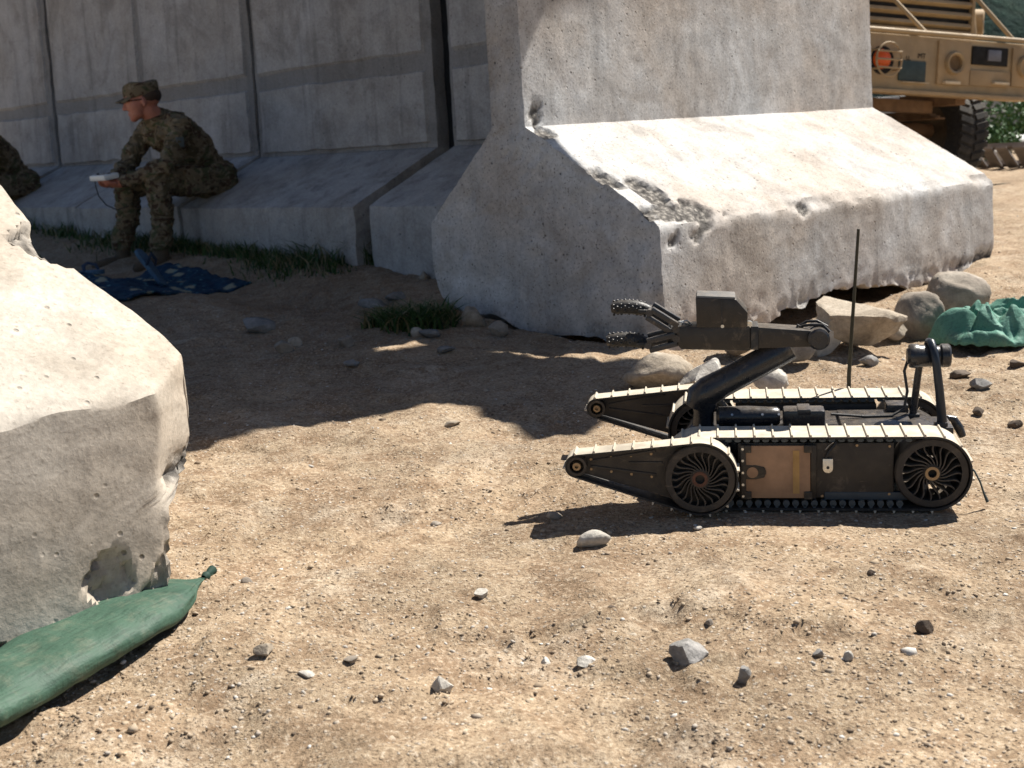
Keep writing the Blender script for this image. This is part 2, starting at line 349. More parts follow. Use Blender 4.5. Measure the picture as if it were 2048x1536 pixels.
def dispA(a, n, z, h, t):
    p = np.stack([a, n, z], 1); d = .005 * fbm(p, 2.2, 2, 41) + .0014 * fbm(p, 11, 3, 43) + .0012 * fbm(p, 40, 2, 47)
    front = t < .5; top_ = (t < .02) | (a > .01)
    # broken end edge and toe corner
    chip = np.zeros_like(a)
    c1 = np.exp(-(((a - .22) / .24) ** 2 + ((n + .05) / .08) ** 2)) * ss(.40, .47, z)
    c2 = np.exp(-(((a - .17) / .075) ** 2 + ((n + .19) / .13) ** 2)) * (h > 1) * (h < 2)
    c3 = np.exp(-(((a - .03) / .06) ** 2 + ((n + .27) / .075) ** 2)) * (h > 1) * (h < 2)
    c4 = np.exp(-(((a - .05) / .06) ** 2 + ((n + .6) / .045) ** 2)) * (h > 1) * (h < 2.1) * (a > .002)
    c5 = np.exp(-(((a - .9) / .12) ** 2 + ((n) / .03) ** 2 + ((z - .5) / .04) ** 2)) * .45
    c6 = np.exp(-(((a - 2.45) / .2) ** 2 + ((z - .12) / .06) ** 2)) * (n > -.1)
    nz = .5 * fbm(p, 14, 3, 51)
    chip = ss(.42, .62, np.maximum.reduce([c1, c2, c3 * .9, c4 * .9, c5, c6 * .9]) * top_ + nz * .75 * top_ * (np.maximum.reduce([c1, c2, c3, c4, c5, c6]) > .12))
    depth = chip * (.010 + .012 * np.abs(fbm(p, 30, 3, 53)))
    edge = np.exp(-np.maximum(a, 0) / .02) * (a < .15)
    er = edge * (.007 * np.abs(fbm(p, 13, 3, 57)) + .003)
    toeedge = np.exp(-((z - .512) / .018) ** 2) * (np.abs(n) < .03) * front
    n = n + d * np.where(front, 1, -1) - (depth * .7 + toeedge * (.006 + .02 * np.clip(fbm(p, 10, 3, 59), 0, 1))) * front
    z = z - depth * .8 - toeedge * .008 + d * .6
    rag = np.exp(-(np.maximum(z - .12, 0)) / .05)
    n = n - rag * .018 * np.abs(fbm(p, 16, 3, 61)) * front; chip = np.maximum(chip, .55 * rag * ss(.1, .5, fbm(p, 9, 2, 63)))
    a = a + er + .004 * fbm(p, 18, 3, 67) * (t > 0) * (t < 1) + .006 * fbm(p, 3, 2, 69) * (h < 2) * edge
    return a, n, z, chip
wa = link('concrete_barrier', wall_mesh('concrete_barrier', PA, AX, AN, 0, 2.55, 136, zbA, .512, .89, 3.35, 0, .648, .19, .016, dispA, 64, .675, 1.245), M_CA); finish(wa)
tag(wa, 'tall chipped concrete barrier with sunlit sloping foot behind the tracked robot', 'concrete barrier', 'precast concrete barriers')
# foreground block at the left edge
PL = np.array([-.663, 2.406, .09])
def zbL(a, n):
    p = np.stack([a, n, 0 * a], 1)
    z = np.interp(a, [-3, -.36, 0, .1], [-.10, -.022, .042, .055]) + .075 * ss(.01, .2, -n)
    return z + .016 * fbm(p, 10, 3, 71) + .014 * np.abs(fbm(p, 26, 2, 73)) - .006
def dispL(a, n, z, h, t):
    p = np.stack([a, n, z], 1); d = .005 * fbm(p, 2.4, 2, 81) + .0014 * fbm(p, 12, 3, 83) + .0010 * fbm(p, 40, 2, 87)
    front = t < .5
    endw = ss(-.3, 0., a)
    bulge = .100 * ss(.205, .255, z) * ss(-.45, -.06, n)
    under = -.006 * ss(.33, .26, z) + .010
    a = a + endw * (bulge + under)
    cut = np.maximum(0, a + .012 + .02 * fbm(p, 5, 2, 89)) * .75 * ss(.19, .27, z)      # knocked-off corner facet
    # knocked-off lower end edge with loose aggregate
    rub = np.exp(-np.maximum(.05 - (a - 0), 0) / .022) * ss(.315, .27, z) * (n > -.12)
    hb = z - zbL(a, n)
    low = ss(.44, .52, np.exp(-np.maximum(hb, 0) / .055) + .42 * fbm(p, 9, 3, 91)) * front * (n > -.1) * (hb < .11)
    lowc = low * .9
    lump = ss(.40, .47, np.exp(-(((a + .125) / .055) ** 2 + ((z - .105) / .055) ** 2)) + .22 * fbm(p, 16, 3, 92)) * front * (n > -.1) * (z < .24)
    knob = ss(.38, .5, np.exp(-(((n + .40) / .06) ** 2 + (a / .06) ** 2)) + .3 * fbm(p, 18, 3, 94)) * (h > 1) * (h < 2) * (np.abs(n + .40) < .1) * (a > -.12)
    rn0 = np.clip(fbm(p, 26, 3, 96), 0, 1)
    chip = np.clip(rub * 1.1 * (.55 + .6 * fbm(p, 30, 2, 93)) + lowc * .55 + lump * (.25 + .5 * rn0) + knob * .6, 0, 1)
    rn = np.abs(fbm(p, 34, 3, 95))
    round_ = np.exp(-np.maximum(.06 - a, 0) / .05)
    n = n + d * np.where(front, 1, -1) - front * (rub * .03 * rn + low * (.008 + .02 * rn) + lump * (.008 + .016 * rn))
    n = np.where(front, np.minimum(n, -cut), n)
    a = a - rub * .045 * rn + .004 * fbm(p, 16, 3, 97) - knob * .02
    z = z + d * .6 - knob * (.012 + .02 * rn) - .009 * np.exp(-np.abs(n) / .012) * ss(.41, .435, z) * front * (1 + 1.5 * fbm(p, 14, 2, 99)) - .010 * ss(-.04, .06, a) * (h > .9)
    return a, n, z, chip
wl = link('concrete_barrier', wall_mesh('concrete_barrier', PL, AX, AN, -1.75, 0, 140, zbL, .435, .865, 3.1, 0, .648, .19, .013, dispL, 60, .675), M_CL); finish(wl)
tag(wl, 'pale foreground concrete barrier with broken lower edge resting on green sandbag', 'concrete barrier', 'precast concrete barriers')

# rear wall: four units side by side, each with raised panels on its stem
PB = np.array([-2.173, 8.5, .314])
def zbB(a, n): return .12 + .0 * a
units = [(-3.3, -2.075, 'shaded rear concrete barrier right of the dark open joint, beside the tall chipped barrier', 5),
         (-1.975, -.222, 'shaded rear concrete barrier left of the dark open joint', 6),
         (-.206, 1.19, 'shaded rear concrete barrier directly behind the seated soldier', 7),
         (1.206, 2.64, 'shaded rear concrete barrier left of the seated soldier behind', 8),
         (2.656, 4.1, 'farthest shaded rear concrete barrier at the left edge of picture', 9)]
for (b0, b1, lab, sd) in units:
    dz = {5: .0, 6: 0., 7: .012, 8: .02, 9: .03}[sd]; tn = {5: -.03, 6: 0., 7: .012, 8: -.008, 9: .01}[sd]
    def dispB(a, n, z, h, t, sd=sd, b0=b0, b1=b1):
        p = np.stack([a, n, z], 1); d = .006 * fbm(p, 2.0, 2, 100 + sd) + .003 * fbm(p, 10, 3, 110 + sd)
        e = np.minimum(a - b0, b1 - a); ed = np.exp(-e / .02); front = t < .5
        n = n + d * np.where(front, 1, -1) - front * ed * (.006 + .01 * np.abs(fbm(p, 9, 2, 120 + sd)))
        a = a + .006 * fbm(p, 6, 3, 130 + sd) * (t > 0) * (t < 1)
        z = z - .006 * np.abs(fbm(p, 9, 3, 133 + sd)) * (h > .9) * (h < 1.1)
        return a, n, z, .0 * a
    Pq = PB + BN * tn
    wb = link('concrete_barrier', wall_mesh('concrete_barrier', Pq, BX, BN, b0, b1, 60, zbB, .545 + dz, .828 + dz, 3.33, 0, .63, .19, .03, dispB, 14, .66, None, .45), M_CB); finish(wb)
    tag(wb, lab, 'concrete barrier', 'precast concrete barriers')
    # raised panels: lower and upper field either side of the form groove
    for (z0, z1) in ((.835 + dz, 1.268), (1.318, 3.2)):
        g0 = .030
        rows = np.linspace(z0, z1, 22 if z1 < 2 else 40); cols = np.linspace(b0 + g0, b1 - g0, 50)
        aa, zz = np.meshgrid(cols, rows); aa = aa.ravel(); zz = zz.ravel()
        base_n = -(.63 + (zz - .828) / (3.33 - .828) * .03)
        p = np.stack([aa, base_n, zz], 1)
        nr, nc = len(rows), len(cols)
        e = np.minimum(np.minimum(aa - cols[0], cols[-1] - aa), np.minimum(zz - z0, z1 - zz))
        off = .016 * ss(-.005, .02, e) + .004 * fbm(p, 2.6, 3, 140 + sd) + .0025 * fbm(p, 13, 3, 150 + sd)
        off = np.where(e < 1e-6, -.03, off)
        aa2 = aa + np.where(e < .05, .008 * fbm(p, 7, 2, 160 + sd), 0); zz2 = zz + np.where(e < .05, .008 * fbm(p, 7, 2, 165 + sd), 0)
        v = Pq[None, :2] + aa2[:, None] * BX[None, :2] + (base_n + off)[:, None] * BN[None, :2]
        v = np.concatenate([v, zz2[:, None]], 1)
        id2 = np.arange(nr * nc).reshape(nr, nc); f = np.stack([id2[:-1, :-1], id2[:-1, 1:], id2[1:, 1:], id2[1:, :-1]], -1).reshape(-1, 4)
        po = link('raised_panel', npmesh('raised_panel', v, f, True, {'chip': np.zeros(len(v))}), M_CB, wb); finish(po)

# black strip added inside the open joint to stop sun leaking through
fm = simple('sun_stop_black', (.012, .013, .015), .9, 0, .2, 12)
def sun_stop(bm, b0=-2.09, b1=-1.96, pr=((-.16, .27), (-.16, .47), (-.72, .74), (-.74, 3.3), (-.80, 3.3), (-.80, .27))):
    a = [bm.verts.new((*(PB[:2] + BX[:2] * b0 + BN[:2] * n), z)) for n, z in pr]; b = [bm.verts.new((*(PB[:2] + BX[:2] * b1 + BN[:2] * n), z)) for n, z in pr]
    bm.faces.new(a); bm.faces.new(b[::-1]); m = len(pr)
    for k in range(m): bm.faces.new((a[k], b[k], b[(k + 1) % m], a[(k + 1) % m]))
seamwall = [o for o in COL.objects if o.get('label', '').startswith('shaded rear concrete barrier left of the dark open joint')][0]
part('joint_sun_stop', sun_stop, fm, seamwall, False)
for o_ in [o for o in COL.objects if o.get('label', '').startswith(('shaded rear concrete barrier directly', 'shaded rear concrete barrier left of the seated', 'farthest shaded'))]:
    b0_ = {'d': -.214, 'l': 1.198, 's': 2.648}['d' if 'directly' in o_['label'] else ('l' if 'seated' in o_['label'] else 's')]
    part('joint_sun_stop', lambda bm: sun_stop(bm, b0_ - .03, b0_ + .03, ((-.70, .4), (-.70, 3.28), (-.80, 3.28), (-.80, .4))), fm, o_, False)  # hidden strips added within the walls to block sun at the seams

# unseen sheet added above the corner wall, outlined to cast the corner shade
SHADE_OUTLINE = [(-3.2, -.40), (-2.71, -.28), (-1.868, -.163), (-1.07, -.06), (-.99, .08), (-1.10, .47), (-1.0, .57), (-.54, .33), (-.228, .094), (-.40, -.06), (-.46, -.70), (-.74, -.75), (-.74, -.83), (.7, -.84), (.7, -3.0), (-3.2, -3.0)]
def shade_sheet(bm):
    dh = 3.30 / math.tan(SUN_EL); sh = np.array([math.sin(SUN_AZ), math.cos(SUN_AZ)]) * dh; da, dn = sh @ AX[:2], sh @ AN[:2]
    pts = []
    for k, (a, n) in enumerate(SHADE_OUTLINE):
        a2, n2 = SHADE_OUTLINE[(k + 1) % len(SHADE_OUTLINE)]
        for q in range(4):
            u = q / 4; aa, nn = a + (a2 - a) * u, n + (n2 - n) * u
            pts.append(PA[:2] + AX[:2] * (aa + da + .015 * random.uniform(-1, 1)) + AN[:2] * (nn + dn + .012 * random.uniform(-1, 1)))
    bm_prism(bm, [tuple(p) for p in pts], 3.375, 3.379, 'z')
shade_o = part('added_shade_sheet', shade_sheet, simple('canvas', (.30, .25, .17), .9, 0, .2, 6), None, False)
tag(shade_o, 'unseen tan sheet added above the chipped corner barrier to shade the dirt', 'awning')
for k, (a, n0, n1) in enumerate(((.25, -1.6, .12), (.95, -1.6, .2))):
    def shade_sheet_pole(bm, a=a, n0=n0, n1=n1):
        p, q = PA[:2] + AX[:2] * a + AN[:2] * n0, PA[:2] + AX[:2] * a + AN[:2] * n1; bm_tube(bm, [(*p, 3.402), (*q, 3.402)], .022, 8)
    part('shade_sheet_pole', shade_sheet_pole, simple('grey_timber', (.25, .2, .14), .8), shade_o)  # poles added along with the unseen shade sheet

# ------------------------------------------------------------------ the tracked robot
ROB_YAW, ROB_PIT, ROB_ROL = .1631, .0223, .0488
c_, s_ = math.cos(ROB_YAW), math.sin(ROB_YAW)
rx = Vector((c_, -s_, -ROB_PIT)).normalized(); ry = Vector((s_, c_, ROB_ROL)); ry = (ry - rx * ry.dot(rx)).normalized(); rz = rx.cross(ry)
RM = Matrix(((rx.x, ry.x, rz.x, .8986), (rx.y, ry.y, rz.y, 2.8243), (rx.z, ry.z, rz.z, -.0175), (0, 0, 0, 1)))
rob = empty('tracked_robot', mat=RM)
tag(rob, 'small black tracked robot with raised gripper arm standing on the dirt', 'robot')
DUST = (.42, .33, .23)
def belt_mat():
    n = NT('belt_rubber'); f = n.noise(30, 5, .6); g = n.noise(8, 4, .6)
    c = n.mix(n.ramp(f, [(.3, 0.), (.7, 1.)]), (.40, .35, .275), (.57, .51, .41)); c = n.mix(n.ramp(g, [(.52, 0.), (.7, .6)]), c, (.22, .19, .15))
    return n.done(c, .75, n.bump(f, .001, .6), 0, .3)
M_BELT = belt_mat()
M_BLK = simple('black_rubber', (.018, .02, .023), .5, 0, .3, 30, DUST, .12)
M_ANO = simple('black_anodised', (.013, .016, .022), .30, .0, .3, 25, DUST, .22, .0003, .5)
M_DUSTY = simple('dusty_black', (.026, .022, .019), .40, 0, .35, 18, DUST, .22)
M_OLIVE = simple('dark_brown_plastic', (.040, .033, .027), .5, 0, .3, 14, DUST, .3)
M_TANP = simple('tan_panel', (.34, .205, .12), .65, 0, .25, 16)
M_STEEL = simple('bare_steel', (.62, .62, .60), .32, .9, .12, 30)
M_BRASS = simple('brass_bush', (.34, .24, .14), .45, .6, .2, 30)
M_YEL = simple('yellow_tape', (.40, .24, .085), .6, 0, .2, 20)
M_WHEEL = simple('dusty_wheel', (.040, .034, .029), .6, 0, .3, 16, DUST, .35)
def loop_pts(c1, r1, c2, r2, n):
    """closed belt around two circles in the (x,z) plane; c1 is the left one"""
    (x1, z1), (x2, z2) = c1, c2; dx, dz = x2 - x1, z2 - z1; L = math.hypot(dx, dz); th = math.atan2(dz, dx); be = math.acos((r1 - r2) / L)
    pts = []
    def arc(c, r, a0, a1, m=40):
        for k in range(m + 1):
            a = a0 + (a1 - a0) * k / m; pts.append((c[0] + r * math.cos(a), c[1] + r * math.sin(a)))
    arc(c1, r1, th + be, th + 2 * math.pi - be); arc(c2, r2, th - be, th + be)
    P = np.array(pts + [pts[0]]); seg = np.linalg.norm(np.diff(P, axis=0), axis=1); s = np.concatenate([[0], np.cumsum(seg)]); T = s[-1]
    q = np.arange(n) * T / n; x = np.interp(q, s, P[:, 0]); z = np.interp(q, s, P[:, 1])
    t = np.stack([np.roll(x, -1) - np.roll(x, 1), np.roll(z, -1) - np.roll(z, 1)], 1); t /= np.linalg.norm(t, axis=1)[:, None]
    nr = np.stack([t[:, 1], -t[:, 0]], 1)                           # counter-clockwise loop: outward = right of travel
    return np.stack([x, z], 1), t, nr, T
def belt(name, parent, c1, r1, c2, r2, y0, y1, cleats, th=.005, ch=.0048, cw=.0030):
    P, t, nr, T = loop_pts(c1, r1, c2, r2, 240); n = len(P)
    out = P; inn = P - nr * th
    v = np.concatenate([np.stack([out[:, 0], np.full(n, y0), out[:, 1]], 1), np.stack([out[:, 0], np.full(n, y1), out[:, 1]], 1),
                        np.stack([inn[:, 0], np.full(n, y0), inn[:, 1]], 1), np.stack([inn[:, 0], np.full(n, y1), inn[:, 1]], 1)])
    k = np.arange(n); k2 = (k + 1) % n
    f = np.concatenate([np.stack([k, k2, n + k2, n + k], 1), np.stack([2 * n + k, 3 * n + k, 3 * n + k2, 2 * n + k2], 1), np.stack([k, 2 * n + k, 2 * n + k2, k2], 1), np.stack([n + k, n + k2, 3 * n + k2, 3 * n + k], 1)])
    me = npmesh(name, v, f, True); o = link(name, me, [M_BELT, M_BLK], parent)
    me.polygons.foreach_set('material_index', np.concatenate([np.zeros(n, int), np.ones(n, int), np.ones(n, int), np.ones(n, int)]).astype(np.int32))
    try: me.set_sharp_from_angle(angle=R_(50))
    except Exception: pass
    Pc, tc_, nc, _ = loop_pts(c1, r1, c2, r2, cleats)
    bm = bmesh.new(); bm_prism(bm, [(-cw, -.001), (cw, -.001), (cw * .5, ch), (-cw * .5, ch)], 0, y1 - y0 + .002); cm = bm_mesh(bm, 'cleat'); cm.materials.append(M_BELT)
    for q in range(cleats):
        co = bpy.data.objects.new('cleat', cm); COL.objects.link(co); co.parent = o
        co.matrix_local = Matrix(((tc_[q][0], 0, nc[q][0], Pc[q][0]), (0, 1, 0, y0 - .001), (tc_[q][1], 0, nc[q][1], Pc[q][1]), (0, 0, 0, 1)))
    return o
WF = -.5037; RR = .0852
spoke_cache = {}
def wheel(name, cx, cz, y0, y1, R, face, hubmat, parent, nsp=20, hubr=.018):
    """rim is the wheel's own mesh; hub and curved spokes are its children. face=-1: open side towards -y"""
    ym = (y0 + y1) / 2; hw = (y1 - y0) / 2
    def rim(bm): bm_lathe(bm, [(R * .79, -hw), (R * .96, -hw), (R, -hw + .004), (R, hw - .004), (R * .96, hw), (R * .79, hw), (R * .82, hw * .6), (R * .82, -hw * .6)], (cx, ym, cz), (0, 1, 0), 64, True)
    o = part(name, rim, M_WHEEL, parent)
    def hub(bm):
        bm_lathe(bm, [(0, -hw * .6), (hubr * .55, -hw * .6), (hubr * .55, -hw * .98), (hubr, -hw * .98), (hubr * 1.15, -hw * .8), (hubr * 1.15, hw * .8), (0, hw * .8)], (cx, ym, cz), (0, 1, 0), 32)
    part('hub', hub, M_WHEEL, o)
    def bush(bm): bm_lathe(bm, [(hubr * .52, -hw * .99), (hubr * .86, -hw * .99), (hubr * .86, -hw * 1.03), (hubr * .52, -hw * 1.03)], (cx, ym, cz), (0, 1, 0), 32, True)
    part('bush', bush, hubmat, o)
    key = (round(R, 4), round(hw, 4), nsp, hubr)
    if key not in spoke_cache:
        bm = bmesh.new(); m = 9; A0 = []; 
        for k in range(m + 1):
            u = k / m; r = hubr + (R * .81 - hubr) * u; ang = .62 * math.sin(u * math.pi * .62); w_ = .0016
            ca, sa = math.cos(ang), math.sin(ang); px_, pz_ = r * ca, r * sa; tx, tz = -sa, ca
            A0.append([bm.verts.new((px_ + tx * w_ * sg, yy, pz_ + tz * w_ * sg)) for sg, yy in ((-1, -hw * .9), (1, -hw * .9), (1, hw * .35), (-1, hw * .35))])
        for a, b in zip(A0, A0[1:]):
            for k in range(4): bm.faces.new((a[k], a[(k + 1) % 4], b[(k + 1) % 4], b[k]))
        me = bm_mesh(bm, 'spoke'); me.materials.append(M_WHEEL); spoke_cache[key] = me
    for k in range(nsp):
        so_ = bpy.data.objects.new('spoke', spoke_cache[key]); COL.objects.link(so_); so_.parent = o; so_.location = (cx, ym, cz); so_.rotation_euler = (0, 2 * math.pi * k / nsp, 0)
    return o
TW = .0934; WW = .4428
for (y0, y1) in ((0, TW), (WW - TW, WW)):
    tr = belt('track', rob, (WF, RR), RR, (0, RR), RR, y0, y1, 38)
    # inner drive lugs along the lower run
    bm = bmesh.new(); cyl(bm, (0, 0, .011), (0, 1, 0), .0075, .012, 12); bm_box(bm, (0, 0, .003), (.006, .012, .010)); lm = bm_mesh(bm, 'drive_lug', True); lm.materials.append(simple('lug_grey', (.06, .075, .085), .5, 0, .2, 30))
    for k in range(19):
        lo = bpy.data.objects.new('drive_lug', lm); COL.objects.link(lo); lo.parent = tr; lo.location = (-.437 + k * .0205, y0 + .012 if y0 < .1 else y1 - .012, .004)
    # lugs that peep out under the upper run
    for k in range(20):
        lo = bpy.data.objects.new('drive_lug', lm); COL.objects.link(lo); lo.parent = tr; lo.location = (-.44 + k * .0205, y0 + .012, 2 * RR - .004); lo.rotation_euler = (math.pi, 0, 0); lo.scale = (1, 1, .5)
wheel('wheel', 0, RR, .004, TW - .006, .0795, -1, M_BRASS, rob)
wheel('wheel', WF, RR, .004, TW - .006, .0795, -1, M_BRASS, rob)
wheel('wheel', 0, RR, WW - TW + .006, WW - .004, .0795, -1, M_BRASS, rob)
wheel('wheel', WF, RR, WW - TW + .006, WW - .004, .0795, -1, M_BRASS, rob)
# flippers
for (y0, y1, near) in ((-.058, -.004, True), (WW + .004, WW + .058, False)):
    nose = (-.775, .121); RN = .027; FWc = (-.503, .091); FR = .0835
    def plate(bm, y0=y0, y1=y1):
        P, t, nr, T = loop_pts((nose[0], nose[1] + .001), RN - .007, (FWc[0], FWc[1] + .004), FR - .012, 80)
        bm_prism(bm, [tuple(p) for p in P], y0 + .026, y1 - .012)
    fl = part('flipper', plate, M_OLIVE, rob, False)
    def ribs(bm, y0=y0):
        for (a, b) in (((-.745, .126), (-.60, .150)), ((-.745, .114), (-.60, .094)), ((-.66, .122), (-.585, .122))):
            d = Vector((b[0] - a[0], 0, b[1] - a[1])); ang = -math.atan2(d.z, d.x)
            bm_box(bm, ((a[0] + b[0]) / 2, y0 + .0255, (a[1] + b[1]) / 2), (d.length, .006, .006), Matrix.Rotation(ang, 3, 'Y'), .0015)
    part('stiffener', ribs, M_OLIVE, fl)
    belt('flipper_belt', fl, nose, RN, FWc, FR, y0, y1, 21, .004, .0052, .0026)
    def nw(bm, y0=y0, y1=y1):
        hw = (y1 - y0) / 2; bm_lathe(bm, [(.016, -hw - .001), (RN - .005, -hw - .001), (RN - .005, hw), (.016, hw), (.016, hw * .5), (.016, -hw + .008)], (nose[0], (y0 + y1) / 2, nose[1]), (0, 1, 0), 36, True)
    nwo = part('nose_wheel', nw, M_OLIVE, fl)
    def nb(bm, y0=y0, y1=y1):
        hw = (y1 - y0) / 2; bm_lathe(bm, [(.004, -hw - .002), (.009, -hw - .002), (.010, -hw + .002), (.010, hw), (0, hw), (0, -hw + .004), (.004, -hw + .004)], (nose[0], (y0 + y1) / 2, nose[1]), (0, 1, 0), 28)
    part('nose_bolt', nb, M_BRASS, fl)
    wheel('wheel', FWc[0], FWc[1], y0 + .001, y1 - .001, FR - .005, -1, simple('rust_bolt', (.10, .045, .03), .6, .2), rob, 22, .02)
# side pods inside the belt loops, hull between them
def pod(bm, y0, y1): bm_box(bm, (-.25, (y0 + y1) / 2, .0885), (.34, y1 - y0, .128), bev=.004)
part('side_pod', lambda bm: pod(bm, .016, TW - .004), M_OLIVE, rob); part('side_pod', lambda bm: pod(bm, WW - TW + .004, WW - .016), M_OLIVE, rob)
def hull(bm):
    bm_prism(bm, [(-.545, .045), (-.56, .075), (-.52, .135), (-.46, .142), (.02, .142), (.055, .12), (.055, .05), (.02, .032), (-.50, .032)], TW + .006, WW - TW - .006, bev=.006)
part('hull', hull, M_ANO, rob)
# battery panel with its handle, corner clamps, tape and screws
bp = part('battery_panel', lambda bm: bm_box(bm, (-.332, .011, .088), (.142, .010, .122), bev=.002), M_TANP, rob)
bmc = bmesh.new(); bm_box(bmc, (0, 0, 0), (.018, .012, .018), bev=.002); ccm = bm_mesh(bmc, 'corner_clamp'); ccm.materials.append(M_DUSTY)
for (x, z) in ((-.266, .142), (-.266, .034), (-.399, .142), (-.399, .034)):
    o_ = bpy.data.objects.new('corner_clamp', ccm); COL.objects.link(o_); o_.parent = bp; o_.location = (x, .008, z)
part('side_clamp', lambda bm: bm_box(bm, (-.408, .009, .088), (.012, .014, .126), bev=.002), M_DUSTY, bp)
part('side_clamp', lambda bm: bm_box(bm, (-.254, .010, .088), (.012, .010, .124), bev=.002), M_DUSTY, bp)
def hnd(bm):
    pr = [(-.405, .104), (-.380, .104), (-.362, .100), (-.358, .092), (-.358, .084), (-.362, .076), (-.380, .072), (-.405, .072)]
    bm_prism(bm, pr, .003, .0055, bev=.0008)
part('latch_handle', hnd, M_DUSTY, bp, False)
def hndr(bm): bm_lathe(bm, [(.0, -.0012), (.0125, -.0012), (.0125, .0), (0, 0)], (-.388, .0029, .088), (0, 1, 0), 24)
part('latch_window', hndr, M_TANP, bp)
part('tape_stripe', lambda bm: bm_box(bm, (-.292, .0056, .088), (.014, .0008, .100)), M_YEL, bp, False)
def scr(bm):
    for z in (.033, .06, .088, .116, .143): cyl(bm, (-.409, .0015, z), (0, 1, 0), .003, .003, 10)
part('screw', scr, M_STEEL, bp)
# spring clip hanging on the pod side
def clip(bm):
    bm_prism(bm, [(-.223 + .011 * math.cos(a), .096 + .011 * math.sin(a)) for a in [math.pi + k * math.pi / 8 for k in range(9)]] + [(-.212, .118), (-.234, .118)], .007, .0095, bev=.0006)
ck = part('hanging_clip', clip, M_STEEL, rob)
def clip2(bm):
    bm_tube(bm, [(-.205, .009, .158), (-.212, .006, .148), (-.222, .005, .136), (-.228, .006, .122)], [.004, .005, .0045, .004], 8, .6)
part('clip_strap', clip2, M_BLK, ck)
part('clip_eye', lambda bm: cyl(bm, (-.223, .0068, .098), (0, 1, 0), .0035, .001, 14), M_BLK, ck)
part('clip_spring', lambda bm: bm_tube(bm, [(-.2285, .0045, .140), (-.221, .003, .150), (-.211, .004, .158)], .0022, 8, .5), M_STEEL, ck)
# bottom side rail seen over the lower run
part('side_rail', lambda bm: bm_box(bm, (-.135, .020, .030), (.19, .012, .018), bev=.002), simple('slate_rail', (.03, .045, .06), .45, 0, .2, 20), rob)
# deck equipment
def dp(bm):
    bm_lathe(bm, [(0, -.075), (.018, -.075), (.024, -.068), (.025, 0), (.022, .05), (.022, .066), (.017, .073), (0, .073)], (-.392, .195, .166), (1, 0, 0), 28)
dk = part('deck_cylinder', dp, M_ANO, rob)
part('deck_box', lambda bm: (bm_box(bm, (-.264, .195, .163), (.096, .055, .046), bev=.008), bm_box(bm, (-.264, .195, .182), (.03, .06, .014), bev=.003)), M_ANO, rob)
def dsc(bm):
    for x in (-.43, -.36, -.322, -.30, -.23): cyl(bm, (x, .172, .176), (0, -.8, .6), .003, .004, 8)
part('deck_screw', dsc, M_STEEL, dk)
def dk2(bm):
    bm_box(bm, (-.10, .22, .147), (.16, .16, .012), bev=.003); bm_box(bm, (-.04, .30, .155), (.05, .05, .03), bev=.004)
part('deck_plate', dk2, M_ANO, rob)
# arm
def turret(bm):
    bm_lathe(bm, [(0, -.045), (.034, -.045), (.036, -.03), (.026, -.02), (.024, .01), (.030, .03), (.033, .055), (.030, .075), (.02, .085), (0, .088)], (-.497, .2, .165), (.06, 0, 1), 28)
part('arm_turret', turret, M_ANO, rob)
def larm(bm):
    bm_tube(bm, [(-.512, .2, .188), (-.502, .2, .214), (-.484, .2, .228), (-.45, .2, .247), (-.31, .2, .322), (-.292, .2, .331)], [.028, .036, .036, .0335, .031, .029], 20, 1.)
part('lower_arm', larm, M_ANO, rob)
def lam2(bm): bm_tube(bm, [(-.44, .2, .2795), (-.36, .2, .3225), (-.33, .2, .339)], [.009, .010, .008], 10)
part('cable_duct', lam2, M_ANO, rob)
fo_ = part('forearm', lambda bm: (bm_prism(bm, [(-.398, .334), (-.398, .384), (-.38, .386), (-.228, .373), (-.222, .336)], .172, .232, bev=.004)), M_DUSTY, rob)
def elb(bm):
    bm_lathe(bm, [(0, -.048), (.020, -.048), (.025, -.044), (.025, -.020), (.021, -.018), (.021, -.012), (.026, -.010), (.026, .012), (.021, .014), (.021, .02), (.025, .022), (.025, .046), (0, .048)], (-.231, .205, .356), (0, 1, 0), 32)
part('elbow_drum', elb, M_ANO, rob)
def cab(bm):
    bm_tube(bm, [(-.275, .21, .374), (-.262, .20, .382), (-.245, .195, .384), (-.22, .19, .384), (-.205, .185, .368)], .0035, 8); bm_tube(bm, [(-.27, .225, .376), (-.255, .22, .387), (-.232, .215, .389), (-.208, .21, .376)], .0035, 8)
    bm_tube(bm, [(-.28, .20, .372), (-.276, .20, .384), (-.27, .20, .378)], .003, 8)
part('elbow_cable', cab, M_BLK, fo_)
part('arm_collar', lambda bm: bm_box(bm, (-.376, .202, .36), (.018, .068, .056), bev=.003), M_BLK, rob)
gp = part('gripper_body', lambda bm: bm_prism(bm, [(-.545, .336), (-.552, .345), (-.556, .38), (-.548, .390), (-.386, .388), (-.386, .330)], .166, .236, bev=.004), M_DUSTY, rob)
part('wrist_joint', lambda bm: bm_lathe(bm, [(0, -.022), (.020, -.022), (.028, -.012), (.028, .012), (.02, .02), (0, .02)], (-.556, .2, .366), (1, 0, 0), 24), M_BLK, gp)
def wires(bm):
    bm_tube(bm, [(-.553, .175, .39), (-.548, .17, .402), (-.535, .178, .396), (-.525, .185, .39)], .0022, 6); bm_tube(bm, [(-.558, .185, .385), (-.55, .18, .40), (-.53, .19, .40), (-.518, .19, .388)], .002, 6)
part('wrist_wire', wires, M_STEEL, gp)
hd = part('camera_head', lambda bm: bm_prism(bm, [(-.508, .388), (-.509, .459), (-.417, .453), (-.391, .421), (-.392, .386)], .163, .243, bev=.003), M_DUSTY, rob)
part('head_seam', lambda bm: bm_box(bm, (-.450, .1625, .42), (.002, .002, .062)), M_BLK, hd, False)
